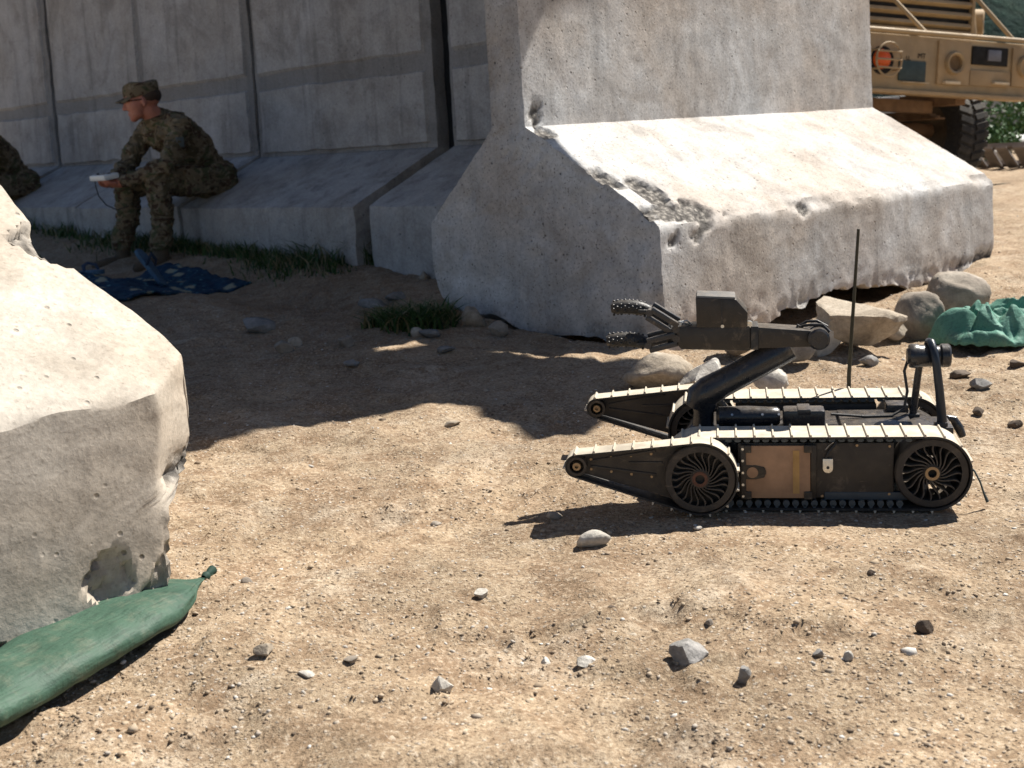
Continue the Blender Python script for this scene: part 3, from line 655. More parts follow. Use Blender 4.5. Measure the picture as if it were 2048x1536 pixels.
part('head_lid', lambda bm: bm_box(bm, (-.463, .203, .4575), (.088, .076, .006), Matrix.Rotation(.06, 3, 'Y'), .002), simple('grey_lid', (.10, .11, .12), .45, .0, .2, 20, DUST, .3), hd)
part('head_bolt', lambda bm: (cyl(bm, (-.449, .162, .391), (0, 1, 0), .004, .006, 10), cyl(bm, (-.388, .175, .392), (0, 1, 0), .008, .01, 12)), M_STEEL, hd)
M_JAW = simple('jaw_alloy', (.030, .032, .038), .3, .2, .25, 20, DUST, .2, .0003, .5)
for (tag_, base, mid, tip) in (('up', (-.556, .384), (-.617, .424), (-.708, .431)), ('dn', (-.556, .362), (-.622, .346), (-.722, .352))):
    b, m, t = Vector((base[0], 0, base[1])), Vector((mid[0], 0, mid[1])), Vector((tip[0], 0, tip[1]))
    d = m - b; ang = -math.atan2(d.z, d.x)
    def jlink(bm, b=b, m=m, d=d, ang=ang):
        nrm = Vector((-d.z, 0, d.x)).normalized()
        for off, yy in ((.013, .178), (-.010, .172), (.011, .228), (-.012, .224)):
            c = (b + m) / 2 + nrm * off; bm_box(bm, (c.x, yy, c.z), (d.length, .016, .013), Matrix.Rotation(ang, 3, 'Y'), .002)
        cyl(bm, (m.x, .2, m.z), (0, 1, 0), .008, .07, 12); cyl(bm, (b.x, .2, b.z), (0, 1, 0), .009, .07, 12)
    jw = part('jaw', jlink, M_JAW, rob)
    e = t - m; ang2 = -math.atan2(e.z, e.x)
    def finger(bm, m=m, t=t, e=e, ang2=ang2):
        c = m * .94 + t * .06
        n = 9
        pts = [(m + e * (k / n) + Vector((0, 0, .006 * math.sin(k / n * math.pi)))) for k in range(n + 1)]
        bm_tube(bm, [(p.x, .2, p.z) for p in pts], [.011, .014, .0160, .0168, .0168, .0168, .0165, .0160, .015, .011], 14, 1.0)
        bm_box(bm, ((m.x * .9 + t.x * .1), .2, m.z * .9 + t.z * .1), (.035, .05, .010), Matrix.Rotation(ang2, 3, 'Y'), .003)
    part('finger', finger, M_BLK, jw)
    def studs(bm, m=m, t=t, e=e):
        for k in range(9):
            for q in range(5):
                a = -math.pi + q * math.pi / 2.2 + (k % 2) * .35; u = .14 + .84 * k / 8.5; p = m + e * u + Vector((0, 0, .006 * math.sin(u * math.pi)))
                bmesh.ops.create_icosphere(bm, subdivisions=1, radius=.0036, matrix=Matrix.Translation((p.x, .2 + .0162 * math.cos(a), p.z + .0162 * math.sin(a) * 1)))
    so2 = part('grip_stud', studs, M_BLK, jw)
# rear mast with drum camera
def st1(bm): bm_tube(bm, [(-.006, .275, .12), (-.004, .272, .16), (.004, .27, .24), (.010, .268, .285)], [.010, .0085, .0085, .008], 10, .7)
ms = part('mast_strut', st1, M_ANO, rob)
def st2(bm): bm_tube(bm, [(.052, .205, .11), (.050, .205, .16), (.044, .205, .22), (.036, .206, .285), (.031, .212, .315), (.028, .235, .331), (.026, .262, .328), (.02, .272, .30)], [.013, .011, .010, .0095, .009, .009, .009, .008], 10, .8)
part('mast_strut', st2, simple('blue_black', (.010, .016, .026), .4, 0, .2, 20, None, 0, .0003, .5), rob)
def drum(bm):
    bm_lathe(bm, [(0, -.049), (.017, -.049), (.020, -.044), (.027, -.044), (.0285, -.04), (.0285, -.026), (.026, -.022), (.026, .012), (.023, .016), (.023, .024), (.0275, .028), (.0275, .044), (.024, .048), (0, .048)], (.024, .24, .297), (1, 0, .0), 36)
part('drum_camera', drum, M_ANO, rob)
def bra(bm): bm_box(bm, (.02, .24, .128), (.11, .10, .02), bev=.004); bm_box(bm, (-.01, .275, .135), (.04, .02, .03), bev=.003); bm_box(bm, (.048, .205, .13), (.03, .02, .035), bev=.003)
part('mast_foot', bra, M_ANO, rob)
def mcab(bm): bm_tube(bm, [(-.02, .25, .29), (-.03, .245, .26), (-.022, .25, .21), (-.03, .24, .17), (-.06, .23, .156), (-.12, .225, .156), (-.2, .215, .165)], .0035, 8)
part('mast_cable', mcab, M_BLK, rob)
bmc = bmesh.new(); cyl(bmc, (0, 0, 0), (0, 1, 0), .0032, .003, 6); bom = bm_mesh(bmc, 'bolt'); bom.materials.append(M_BRASS)
for (x, y, z) in [(-.235, .0145, .03), (-.09, .0145, .145), (-.09, .0145, .035), (-.16, .0145, .147)] + [(-.745 + .045 * k, -.0335, .131 + .004 * k) for k in range(4)] + [(-.745 + .045 * k, -.0335, .108 - .006 * k) for k in range(4)]:
    o_ = bpy.data.objects.new('bolt', bom); COL.objects.link(o_); o_.parent = rob; o_.location = (x, y, z)
# antenna, rear loop and tail strap
def ant(bm): bm_tube(bm, [(-.137, .462, .09), (-.136, .462, .20), (-.127, .46, .36), (-.115, .456, .57)], [.0056, .0052, .0044, .0036], 10)
an = part('antenna', ant, simple('antenna_olive', (.035, .032, .018), .5, 0, .2, 30), rob)
part('antenna_base', lambda bm: cyl(bm, (-.137, .455, .10), (0, 0, 1), .011, .05, 16, .002), M_BLK, an)
def rl(bm): bm_tube(bm, [(.062, .30, .115), (.078, .30, .132), (.092, .30, .128), (.104, .30, .108), (.114, .30, .085)], [.006, .008, .010, .0115, .009], 10)
part('rear_handle', rl, M_ANO, rob)
def ts(bm): bm_tube(bm, [(.085, .06, .085), (.098, .055, .075), (.110, .05, .05), (.118, .05, .025), (.126, .05, .006)], [.0035, .003, .003, .0035, .0055], 8, .7)
part('tail_strap', ts, simple('strap_slate', (.03, .045, .045), .6, 0, .2, 30), rob)

# ------------------------------------------------------------------ stones
def ico(sub):
    bm = bmesh.new(); bmesh.ops.create_icosphere(bm, subdivisions=sub, radius=1); v = np.array([x.co[:] for x in bm.verts]); f = np.array([[q.index for q in x.verts] for x in bm.faces]); bm.free(); return v, f
ICO3, ICO4 = ico(3), ico(4)
def rock_mesh(name, sx, sy, sz, seed, angular=.6, big=False):
    v, f = ICO4 if big else ICO3; v = v.copy(); r = np.random.default_rng(seed)
    for _ in range(int(5 + 12 * angular)):                # planar facets
        d = r.normal(size=3); d /= np.linalg.norm(d); c = r.uniform(.66 - .26 * angular, .94 - .2 * angular); t = v @ d; m = t > c; v[m] -= np.outer((t[m] - c) * min(1., .5 + .58 * angular), d)
    v *= 1 + ((.10 - .04 * angular) * fbm(v + seed, 1.5, 3, seed) + .035 * fbm(v + seed, 6, 3, seed + 1) + .02 * np.abs(fbm(v + seed, 14, 2, seed + 2)))[:, None]
    v *= np.array([sx, sy, sz]) / 2 / np.abs(v).max(0)
    me = npmesh(name, v, f, True)
    try: me.set_sharp_from_angle(angle=R_(28 if angular > .4 else 60))
    except Exception: pass
    return me
def stone(px, pyb, wpx, hpx, mat, label, name='stone', ang=.6, sink=.25, depth_ratio=.8, dy=0, seed=None, rot=None, cat='stone', group=None, lift=0., big=False):
    g = og(px, pyb); d = g[1] + dy; k = d / FPX; sx = wpx * k; el = PITCH + (pyb - PY) / FPX; sz = max(.34 * sx, (hpx * k - sx * depth_ratio * math.sin(el) * .8) / math.cos(el))
    me = rock_mesh(name, sx, sx * depth_ratio, sz / (1 - sink), seed if seed is not None else int(px * 7 + pyb), ang, big)
    o = link(name, me, mat); x, y = g[0] * d / g[1], d + sx * depth_ratio * .35
    o.location = (x, y, gz(x, y) + sz / (1 - sink) * (.5 - sink) + lift); o.rotation_euler = rot or (random.uniform(-.15, .15), random.uniform(-.15, .15), random.uniform(-.4, .4))
    return tag(o, label, cat, group)
GS = 'loose stones on the dirt'; GW = 'stones wedged under the corner barrier'
stone(1715, 716, 205, 104, M_RT, 'large flat tan stone slab under the corner barrier behind the antenna', ang=.9, depth_ratio=.75, dy=.05, seed=5, group=GW, rot=(.1, .05, .25), big=True, lift=.03)
stone(1852, 688, 104, 100, M_RB, 'rounded brown boulder right of the flat tan slab', ang=.3, depth_ratio=.9, dy=.10, seed=12, group=GW, big=True)
stone(1932, 655, 140, 100, M_RB, 'rounded grey brown boulder behind the green tarpaulin', ang=.35, depth_ratio=.8, dy=.15, seed=14, group=GW, big=True)
stone(1322, 782, 150, 80, M_RT, 'shaded tan boulder under the robot gripper', ang=.4, depth_ratio=.7, dy=.0, lift=.012, seed=21, group=GW, rot=(0, .1, .1), big=True)
stone(1418, 778, 120, 66, M_RW, 'pale sunlit stone right behind the robot arm', ang=.9, depth_ratio=.7, dy=-.05, lift=.015, seed=23, group=GW, rot=(.1, -.25, .3), big=True)
stone(1555, 782, 92, 60, M_RW, 'pale stone with brown front behind the far robot track', ang=.9, depth_ratio=.8, dy=-.05, lift=.015, seed=25, group=GW)
stone(1600, 738, 80, 60, M_RG, 'dull grey stone in shade below the robot elbow', ang=.3, dy=.05, lift=.04, seed=27, group=GW)
stone(1480, 742, 110, 70, M_RB, 'dark shaded stone deep under the corner barrier', ang=.4, dy=.15, lift=.04, seed=28, group=GW)
stone(1742, 727, 42, 26, M_RG, 'small grey stone just right of the antenna', ang=.8, group=GS)
stone(1926, 755, 46, 22, M_RD, 'flat dark brown stone between mast camera and tarpaulin', ang=.6, group=GS)
stone(1966, 795, 46, 32, M_RG, 'blocky grey stone right of the mast camera', ang=1., group=GS)
stone(1960, 828, 26, 18, M_RD, 'small dark stone below the blocky grey stone', ang=.8, group=GS)
stone(2032, 846, 34, 22, M_RD, 'small dark brown stone at the right edge of picture', ang=.8, group=GS)
stone(2040, 735, 40, 20, M_RD, 'dark stone at the edge of the green tarpaulin', ang=.8, group=GS)
stone(1187, 1090, 76, 46, M_RW, 'smooth white stone in front of the robot shadow', ang=.25, sink=.15, depth_ratio=.7, seed=31, group=GS, rot=(0, -.08, .1))
stone(1380, 1338, 86, 74, M_RG, 'largest grey white stone in the near foreground', ang=.85, sink=.3, depth_ratio=.95, seed=133, group=GS, rot=(.05, .1, .2), big=True)
stone(880, 1372, 56, 52, M_RW, 'pale pointed stone in the near foreground, left of centre', ang=1., seed=35, group=GS)
stone(530, 1338, 48, 34, M_RT, 'tan stone in front of the green sandbag', ang=.8, seed=37, group=GS)
stone(700, 1332, 40, 24, M_RB, 'brown stone in the near foreground right of the tan stone', ang=.9, seed=39, group=GS)
stone(963, 1184, 38, 24, M_RW, 'small pale stone alone on the open dirt in mid foreground', ang=.7, seed=41, group=GS)
stone(1168, 1324, 56, 30, M_RW, 'flat pale stone left of the largest foreground stone', ang=.9, seed=43, group=GS)
stone(1488, 1364, 36, 44, M_RG, 'upright grey stone right of the largest foreground stone', ang=.9, seed=45, group=GS)
stone(1856, 1276, 46, 38, M_RD, 'dark jagged stone in the right foreground', ang=1., seed=47, group=GS)
stone(1640, 1314, 28, 22, M_RG, 'small grey stone, left one of a close pair in right foreground', ang=.7, seed=49, group=GS)
stone(1697, 1324, 24, 24, M_RW, 'small pale stone, right one of a close pair in right foreground', ang=.7, seed=51, group=GS)
stone(1262, 1263, 30, 20, M_RT, 'small tan stone behind the flat pale foreground stone', ang=.7, seed=53, group=GS)
stone(905, 848, 36, 20, M_RT, 'tan stone at the crest of the sunlit dirt', ang=.6, seed=55, group=GS)
stone(1108, 1032, 36, 20, M_RB, 'small brown stone inside the gripper shadow', ang=.5, seed=57, group=GS)
stone(1397, 1064, 20, 10, M_RW, 'tiny white pebble at the edge of the robot shadow', ang=.3, seed=59, group=GS)
stone(870, 1033, 26, 12, M_RB, 'small flat brown stone in the middle of open dirt', ang=.6, seed=61, group=GS)
stone(1225, 1220, 22, 14, M_RD, 'small dark stone in front of the white stone', ang=.6, seed=63, group=GS)
stone(1420, 1257, 20, 15, M_RB, 'small brown stone behind the largest foreground stone', ang=.6, seed=65, group=GS)
stone(492, 1170, 28, 16, M_RB, 'brown stone just right of the sandbag tie', ang=.6, seed=67, group=GS)
stone(612, 1362, 40, 22, M_RW, 'low pale stone at the bottom between tan and brown stones', ang=.6, seed=69, group=GS)
stone(1745, 1170, 20, 14, M_RD, 'small dark stone in open dirt below the rear wheel', ang=.6, seed=70, group=GS)
stone(1090, 1308, 24, 16, M_RW, 'tiny pale stone left of the flat pale foreground stone', ang=.8, seed=72, group=GS)
SH = 'stones in the shaded corner'
for (px, py, w_, h_, m, lab) in ((512, 662, 74, 36, M_RG, 'flat grey stone in shade beyond the left barrier'), (586, 686, 36, 24, M_RT, 'tan stone in shade, upper of two touching stones'),
        (566, 712, 46, 30, M_RB, 'brown stone in shade, lower of two touching stones'), (690, 700, 36, 30, M_RB, 'upright brown stone in shade left of the grass clump'),
        (745, 598, 66, 24, M_RG, 'long flat grey stone in shade behind the grass clump'), (790, 588, 44, 18, M_RG, 'small flat stone beside the long grey stone in shade'),
        (892, 712, 40, 16, M_RG, 'bluish flat stone in shade below the barrier end'), (848, 552, 26, 18, M_RT, 'reddish stone at the shaded barrier foot by the joint'),
        (835, 672, 30, 22, M_RT, 'tan stone at the front of the grass clump'), (862, 676, 52, 14, M_RG, 'flat stone right of the tan stone by the grass clump'),
        (705, 738, 40, 18, M_RG, 'low grey stone in shade on bare dirt'), (950, 655, 50, 48, M_RT, 'tan stone wedged under the shaded end of the corner barrier'),
        (1000, 672, 44, 36, M_RB, 'brown stone wedged under the middle of the barrier end'), (1115, 838, 22, 14, M_RB, 'small stone in shade left of the far flipper')):
    stone(px, py, w_, h_, m, lab, ang=.6, seed=int(px + py), group=SH)

stone(1650, 722, 90, 70, M_RW, 'pale stone left of the flat tan slab below the barrier lip', ang=.8, depth_ratio=.8, dy=.06, seed=81, group=GW, lift=.03)
stone(1790, 700, 60, 50, M_RT, 'small tan stone packed between the slab and the rounded boulder', ang=.7, depth_ratio=.8, dy=.12, seed=83, group=GW, lift=.02)
# gravel: tens of thousands of pebbles nobody could count
def pebbles(name, n, region, smin, smax, mats, seed, label, dens=None):
    r = np.random.default_rng(seed); x0, x1, y0, y1 = region
    # more of them near the lens, where each can still be seen
    u = r.random(n); y = y0 * (y1 / y0) ** u; xs = x0 + (x1 - x0) * r.random(n); x = xs * y / 3.0
    p = np.stack([x, y, 0 * x], 1); keep = (fbm(p, 3.2, 3, seed) + .35 + r.normal(0, .25, n)) > 0
    x, y = x[keep], y[keep]; n = len(x); z = ground_h(x, y)
    s = smin * (smax / smin) ** (r.random(n) ** 2.0)
    phi = (1 + 5 ** .5) / 2; iv = np.array([(-1, phi, 0), (1, phi, 0), (-1, -phi, 0), (1, -phi, 0), (0, -1, phi), (0, 1, phi), (0, -1, -phi), (0, 1, -phi), (phi, 0, -1), (phi, 0, 1), (-phi, 0, -1), (-phi, 0, 1)]) / 1.9
    fi = np.array([(0, 11, 5), (0, 5, 1), (0, 1, 7), (0, 7, 10), (0, 10, 11), (1, 5, 9), (5, 11, 4), (11, 10, 2), (10, 7, 6), (7, 1, 8), (3, 9, 4), (3, 4, 2), (3, 2, 6), (3, 6, 8), (3, 8, 9), (4, 9, 5), (2, 4, 11), (6, 2, 10), (8, 6, 7), (9, 8, 1)])
    jit = 1 + r.normal(0, .22, (n, 12, 1)); asp = np.stack([r.uniform(.7, 1.4, n), r.uniform(.7, 1.3, n), r.uniform(.45, .9, n)], 1)[:, None, :]
    v = iv[None] * jit * asp * s[:, None, None]
    a = r.random(n) * 6.283; ca, sa = np.cos(a)[:, None], np.sin(a)[:, None]
    v = np.stack([v[..., 0] * ca - v[..., 1] * sa, v[..., 0] * sa + v[..., 1] * ca, v[..., 2]], -1)
    v = v + np.stack([x, y, z - s * .12], 1)[:, None, :]
    f = (fi[None] + (np.arange(n) * 12)[:, None, None]).reshape(-1, 3)
    me = npmesh(name, v.reshape(-1, 3), f, False, {'tone': np.repeat(r.random(n), 12)})
    o = link(name, me, mats); return tag(o, label, 'gravel', kind='stuff')
def gravel_mat():
    n = NT('gravel'); t = n.attr('tone'); c = n.ramp(t, [(0., (.12, .09, .065)), (.10, (.26, .195, .135)), (.5, (.38, .30, .21)), (.8, (.40, .32, .235)), (.93, (.40, .37, .33)), (1., (.60, .57, .52))])
    c = n.mix(1., c, n.ramp(n.noise(260, 3, .6), [(.3, .8), (.7, 1.12)]), 'MULTIPLY'); return n.done(c, .9, None, 0, .2)
M_GV = gravel_mat()
pebbles('gravel', 70000, (-1.3, 1.75, 1.72, 9.), .0011, .0055, M_GV, 3, 'fine loose gravel scattered over the dry dirt')
pebbles('gravel', 420, (-1.3, 1.75, 1.75, 9.), .004, .012, M_GV, 9, 'coarse loose gravel lying among the fine gravel on dirt')

# ------------------------------------------------------------------ green tarpaulin heap and sandbag
def fabric(name, c0, c1, rough=.6, weave=700, sheen=0.):
    n = NT(name); a = n.noise(7, 5, .6); c = n.mix(n.ramp(a, [(.3, 0.), (.7, 1.)]), c0, c1)
    wv = n.noise(weave * .35, 2, .5, n.map((.12, 1, 1))); w2 = n.noise(weave * .35, 2, .5, n.map((1, .12, .12)))
    c = n.mix(n.ramp(n.noise(19, 6, .7), [(.52, 0.), (.7, .28)]), c, (.24, .21, .15)); c = n.mix(n.ramp(wv, [(.35, .35), (.5, 0.)]), c, tuple(x * .35 for x in c0))
    h = n.bump(n.noise(28, 5, .65), .006, .6); h = n.bump(wv, .0012, .8, h); h = n.bump(w2, .001, .7, h)
    return n.done(c, rough, h, 0, .4)
M_TARP = fabric('green_tarpaulin', (.055, .18, .13), (.14, .32, .25), .7)
def tarp():
    m = 130; u = np.linspace(-1, 1, m); U, V = np.meshgrid(u, u); U = U.ravel(); V = V.ravel()
    rr = np.sqrt(U ** 2 + V ** 2); p = np.stack([U, V, 0 * U], 1)
    wob = 1 + .22 * fbm(np.stack([np.cos(np.arctan2(V, U)), np.sin(np.arctan2(V, U)), 0 * U], 1), 2.2, 3, 7)
    d = np.maximum(np.abs(U), np.abs(V)); ang = np.arctan2(V, U); R = d * wob
    x = .235 * R * np.cos(ang); y = .17 * R * np.sin(ang)
    q = np.stack([x, y, 0 * x], 1)
    warp = np.stack([fbm(q, 6, 2, 3), fbm(q, 6, 2, 4), 0 * x], 1) * .06
    r_ = np.random.default_rng(8); fold = 0
    for k in range(9):
        t_ = r_.uniform(0, 6.283); fq = r_.uniform(5, 16); ph = (q + warp * 1.2) @ np.array([math.cos(t_), math.sin(t_), 0]) * fq + r_.uniform(0, 1)
        fold = fold + np.abs((ph % 1) - .5) * 2 * (7 / fq)
    fold = (fold - fold.mean()) / 3.2
    prof = np.clip(1 - d ** 2.5, 0, 1) ** .6
    z = prof * np.clip(.062 + .085 * fold, .008, .2) + .005 * (1 - prof) * np.abs(fbm(q, 25, 2, 9))
    x = x + .02 * fbm(q, 12, 2, 11) * prof; y = y + .02 * fbm(q, 12, 2, 12) * prof
    idx = np.arange(m * m).reshape(m, m); f = np.stack([idx[:-1, :-1], idx[:-1, 1:], idx[1:, 1:], idx[1:, :-1]], -1).reshape(-1, 4)
    me = npmesh('tarpaulin', np.stack([x, y, z], 1), f, True)
    try: me.set_sharp_from_angle(angle=R_(24))
    except Exception: pass
    return me
tp = link('tarpaulin', tarp(), M_TARP); g = og(2035, 690); tp.location = (g[0], g[1] + .08, gz(g[0], g[1]) + .004); tp.rotation_euler = (0, 0, .2); tp.scale = (1.05, 1.1, 1.55)
sm = tp.modifiers.new('thickness', 'SOLIDIFY'); sm.thickness = .003; sm.offset = 1
tag(tp, 'crumpled green tarpaulin heap on the dirt beside the rounded boulders', 'tarpaulin')

M_BAG = fabric('sandbag_weave', (.024, .066, .042), (.048, .100, .066), .65, 500)
def bag_mesh(L, rw, rh, seed):
    m, k = 120, 64; u = np.linspace(0, 1, m); th = np.linspace(0, 2 * np.pi, k, endpoint=False); U, T = np.meshgrid(u, th, indexing='ij'); U = U.ravel(); T = T.ravel()
    prof = np.minimum(1, (np.clip(U / .16, 0, 1)) ** .55) * (1 - .88 * ss(.66, .985, U) ** 1.1) * (1 + 2.2 * np.maximum(0, U - .985) / .015 * .12)
    c = np.cos(T); s2 = np.sin(T); sup = lambda q: np.sign(q) * np.abs(q) ** .8
    y = rw * prof * sup(c); z = rh * prof * sup(s2); x = (U - 1) * L
    fold = ss(.70, .96, U) * .16 * np.sin(T * 11 + 2 * fbm(np.stack([U * 3, c, s2], 1), 1, 2, seed)) * prof + .05 * np.sin(U * 60 + T) * ss(.3, .7, U) * .15
    y *= 1 + fold; z *= 1 + fold
    p = np.stack([x, y, z], 1); d = .012 * fbm(p, 7, 3, seed + 1); z = z + d; y = y + d * np.sign(y)
    z = np.maximum(z, -rh * .72 * prof - .0); idx = np.arange(m * k).reshape(m, k); i2 = np.roll(idx, -1, 1)
    f = np.stack([idx[:-1], i2[:-1], i2[1:], idx[1:]], -1).reshape(-1, 4)
    faces = [list(q) for q in f] + [list(idx[0][::-1]), list(idx[-1])]
    return npmesh('sandbag', np.stack([x, y, z], 1), faces, True)
sb = link('sandbag', bag_mesh(.80, .105, .031, 5), M_BAG); finish(sb)
tip = og(436, 1188); d_ = Vector((tip[0] + .80, tip[1] - 1.93, 0)); tail = og(-20, 1430)
dv = Vector((.405, .914, 0)).normalized()
sb.location = (tip[0] - .022, tip[1] + .045, gz(tip[0], tip[1]) + .013); sb.rotation_euler = (0, -.0, math.atan2(dv.y, dv.x))
tag(sb, 'green woven sandbag wedged under the pale foreground barrier', 'sandbag')
def tie(bm):
    bm_lathe(bm, [(.006, -.012), (.009, -.006), (.009, .0), (.006, .004), (.009, .016), (.010, .024), (.004, .028), (0, .022)], (-.012, 0, -.002), (1, .1, .15), 14)
part('tie_end', tie, simple('bag_tie', (.012, .04, .028), .8), sb)

# ------------------------------------------------------------------ soldiers
def camo_mat():
    n = NT('camouflage_cloth'); a = n.noise(9, 3, .5, None, 1.2); b = n.noise(17, 3, .5, n.map((1, 1, 1.6)), 1.); c3 = n.noise(30, 2, .5)
    c = n.ramp(a, [(.40, (.095, .080, .048)), (.44, (.175, .14, .09)), (.55, (.175, .14, .09)), (.59, (.085, .092, .05))])
    c = n.mix(n.ramp(b, [(.55, 0.), (.58, 1.)]), c, (.07, .045, .03)); c = n.mix(n.ramp(c3, [(.60, 0.), (.64, .8)]), c, (.24, .20, .14))
    f = n.noise(350, 2, .5); h = n.bump(n.noise(22, 3, .6, n.map((1, 1, .6))), .012, .7); return n.done(c, .92, n.bump(f, .001, .5, h), 0, .15)
M_CAMO = camo_mat()
def skin_mat():
    n = NT('sunburnt_skin'); c = n.mix(n.ramp(n.noise(12, 4, .6), [(.35, 0.), (.65, 1.)]), (.42, .165, .115), (.50, .22, .155)); n.b.inputs['Subsurface Weight'].default_value = .08
    return n.done(c, .55, n.bump(n.noise(120, 3), .001, .4), 0, .35)
M_SKIN = skin_mat(); M_BOOT = simple('suede_boot', (.10, .075, .05), .9, 0, .25, 16); M_HAIR = simple('dark_hair', (.055, .035, .024), .7, 0, .3, 60)
SPHV, SPHF = ico(2)
def capsule_union(bones):
    V, F = [], []; off = 0
    for (p, r0, q, r1, tg) in bones:
        p, q = np.array(p, float), np.array(q, float); n = max(2, int(np.linalg.norm(q - p) / (.35 * min(r0, r1))) + 1)
        for k in range(n + 1):
            u = k / n; V.append(SPHV * (r0 + (r1 - r0) * u) + p + (q - p) * u); F.append(SPHF + off); off += len(SPHV)
    return np.concatenate(V), np.concatenate(F)
def make_soldier(origin, fwd, label, head_dir, nm='person'):
    f = np.array([fwd[0], fwd[1], 0.]); f /= np.linalg.norm(f); l = np.array([-f[1], f[0], 0.]); up = np.array([0, 0, 1.]); O = np.array(origin, float)
    W = lambda a, b, c: O + f * a + l * b + up * c
    B = []
    def bone(p, r0, q, r1, tg): B.append((W(*p), r0, W(*q), r1, tg))
    # trunk, leaning forward over the thighs
    bone((-.02, -.085, .02), .125, (-.02, .085, .02), .125, 0); bone((.0, 0, .06), .140, (.11, 0, .21), .135, 0)
    bone((.11, -.05, .21), .125, (.26, -.07, .335), .118, 0); bone((.11, .05, .21), .125, (.26, .07, .335), .118, 0)
    bone((.27, -.13, .37), .082, (.27, .13, .37), .082, 0); bone((.18, 0, .30), .13, (.27, 0, .37), .10, 0)
    # legs
    for sg, kn, an in ((1, (.45, .165, .045), (.47, .155, -.405)), (-1, (.47, -.17, .03), (.51, -.245, -.405))):
        bone((.02, .095 * sg, .01), .105, (.24, .135 * sg, .03), .092, 0); bone((.24, .135 * sg, .03), .092, kn, .075, 0)
        bone(kn, .075, ((kn[0] * .55 + an[0] * .45) - .02, kn[1] * .55 + an[1] * .45, -.18), .072, 0); bone(((kn[0] * .55 + an[0] * .45) - .02, kn[1] * .55 + an[1] * .45, -.18), .072, (an[0], an[1], an[2] + .08), .066, 0)
        bone((an[0], an[1], an[2] + .06), .050, (an[0], an[1], an[2] - .02), .048, 2); bone((an[0] - .03, an[1], an[2] - .045), .042, (an[0] + .10, an[1] + .015 * sg, an[2] - .05), .044, 2); bone((an[0] + .10, an[1] + .015 * sg, an[2] - .05), .044, (an[0] + .17, an[1] + .02 * sg, an[2] - .058), .036, 2)
    # arms resting on the knees, hands together in front
    hl, hr = (.625, .01, .04), (.625, -.09, .04)
    for sg, sh, el, hand in ((1, (.27, .185, .36), (.42, .235, .125), hl), (-1, (.27, -.185, .36), (.45, -.215, .13), hr)):
        bone(sh, .072, el, .056, 0); wr = tuple(el[k] * .16 + hand[k] * .84 for k in range(3)); bone(el, .056, wr, .042, 0)
        bone(wr, .030, tuple(wr[k] * .5 + hand[k] * .5 for k in range(3)), .032, 1)
        palm = np.array(hand); bone(tuple(palm - [.02, 0, 0]), .028, tuple(palm + [.025, -.004 * sg, .0]), .024, 1)
        for k, (dx, dy, dz, ln) in enumerate(((.03, .022, .004, .055), (.034, .008, -.004, .062), (.032, -.006, -.010, .058), (.026, -.019, -.014, .046))):
            b0 = palm + [dx, dy, dz]; b1 = b0 + np.array([ln * .6, -.010 * sg, .008]); b2 = b1 + np.array([ln * .30, -.018 * sg, .02]); bone(tuple(b0), .0095, tuple(b1), .009, 1); bone(tuple(b1), .009, tuple(b2), .008, 1)
        t0 = palm + [-.005, .022 * sg * -1, .018]; t1 = t0 + np.array([.035, -.012 * sg, .020]); t2 = t1 + np.array([.025, -.010 * sg, .004]); bone(tuple(t0), .012, tuple(t1), .0105, 1); bone(tuple(t1), .0105, tuple(t2), .009, 1)
    # neck and head
    H = W(.405, -.01, .520); hf = np.array(head_dir, float); hf /= np.linalg.norm(hf); hl_ = np.cross(up, hf); hl_ /= np.linalg.norm(hl_); hu = np.cross(hf, hl_)
    hp = lambda a, b, c: H + hf * a + hl_ * b + hu * c
    nb = W(.295, 0, .385); B.append((nb, .066, hp(-.03, 0, -.06), .058, 1)); B.append((W(.28, 0, .37), .08, W(.315, 0, .41), .072, 0))
    for (p, r0, q, r1) in (((-.035, 0, .03), .086, (.025, 0, .03), .080), ((.03, -.02, -.02), .060, (.03, .02, -.02), .060), ((.035, -.022, -.06), .046, (.035, .022, -.06), .046), ((.062, -.012, -.092), .026, (.062, .012, -.092), .026),
                           ((.085, 0, .012), .012, (.108, 0, -.030), .0145), ((.090, -.014, -.034), .011, (.090, .014, -.034), .011), ((.083, -.018, -.066), .011, (.083, .018, -.066), .011), ((.078, -.03, .022), .015, (.078, .03, .022), .015),
                           ((-.012, .084, .004), .012, (-.018, .088, -.028), .013), ((-.012, -.084, .004), .012, (-.018, -.088, -.028), .013), ((.05, -.045, -.02), .026, (.05, .045, -.02), .026)):
        B.append((hp(*p), r0, hp(*q), r1, 1))
    V, F = capsule_union(B)
    tmp = link('tmp', npmesh('tmp', V, F), M_CAMO); md = tmp.modifiers.new('r', 'REMESH'); md.mode = 'VOXEL'; md.voxel_size = .0065; md.use_smooth_shade = True
    sm_ = tmp.modifiers.new('s', 'SMOOTH'); sm_.iterations = 3; sm_.factor = .5
    dg = bpy.context.evaluated_depsgraph_get(); me = bpy.data.meshes.new_from_object(tmp.evaluated_get(dg)); bpy.data.objects.remove(tmp)
    n = len(me.vertices); co = np.zeros(n * 3, np.float32); me.vertices.foreach_get('co', co); co = co.reshape(-1, 3).astype(float)
    nr = np.zeros(n * 3, np.float32); me.vertices.foreach_get('normal', nr); nr = nr.reshape(-1, 3)
    best = np.full(n, 9.); tg = np.zeros(n, int)
    for (p, r0, q, r1, t_) in B:
        p, q = np.array(p), np.array(q); d = q - p; u = np.clip(((co - p) @ d) / max(1e-9, d @ d), 0, 1); ds = np.linalg.norm(co - p - u[:, None] * d, axis=1) - (r0 + (r1 - r0) * u)
        m = ds < best; best[m] = ds[m]; tg[m] = t_
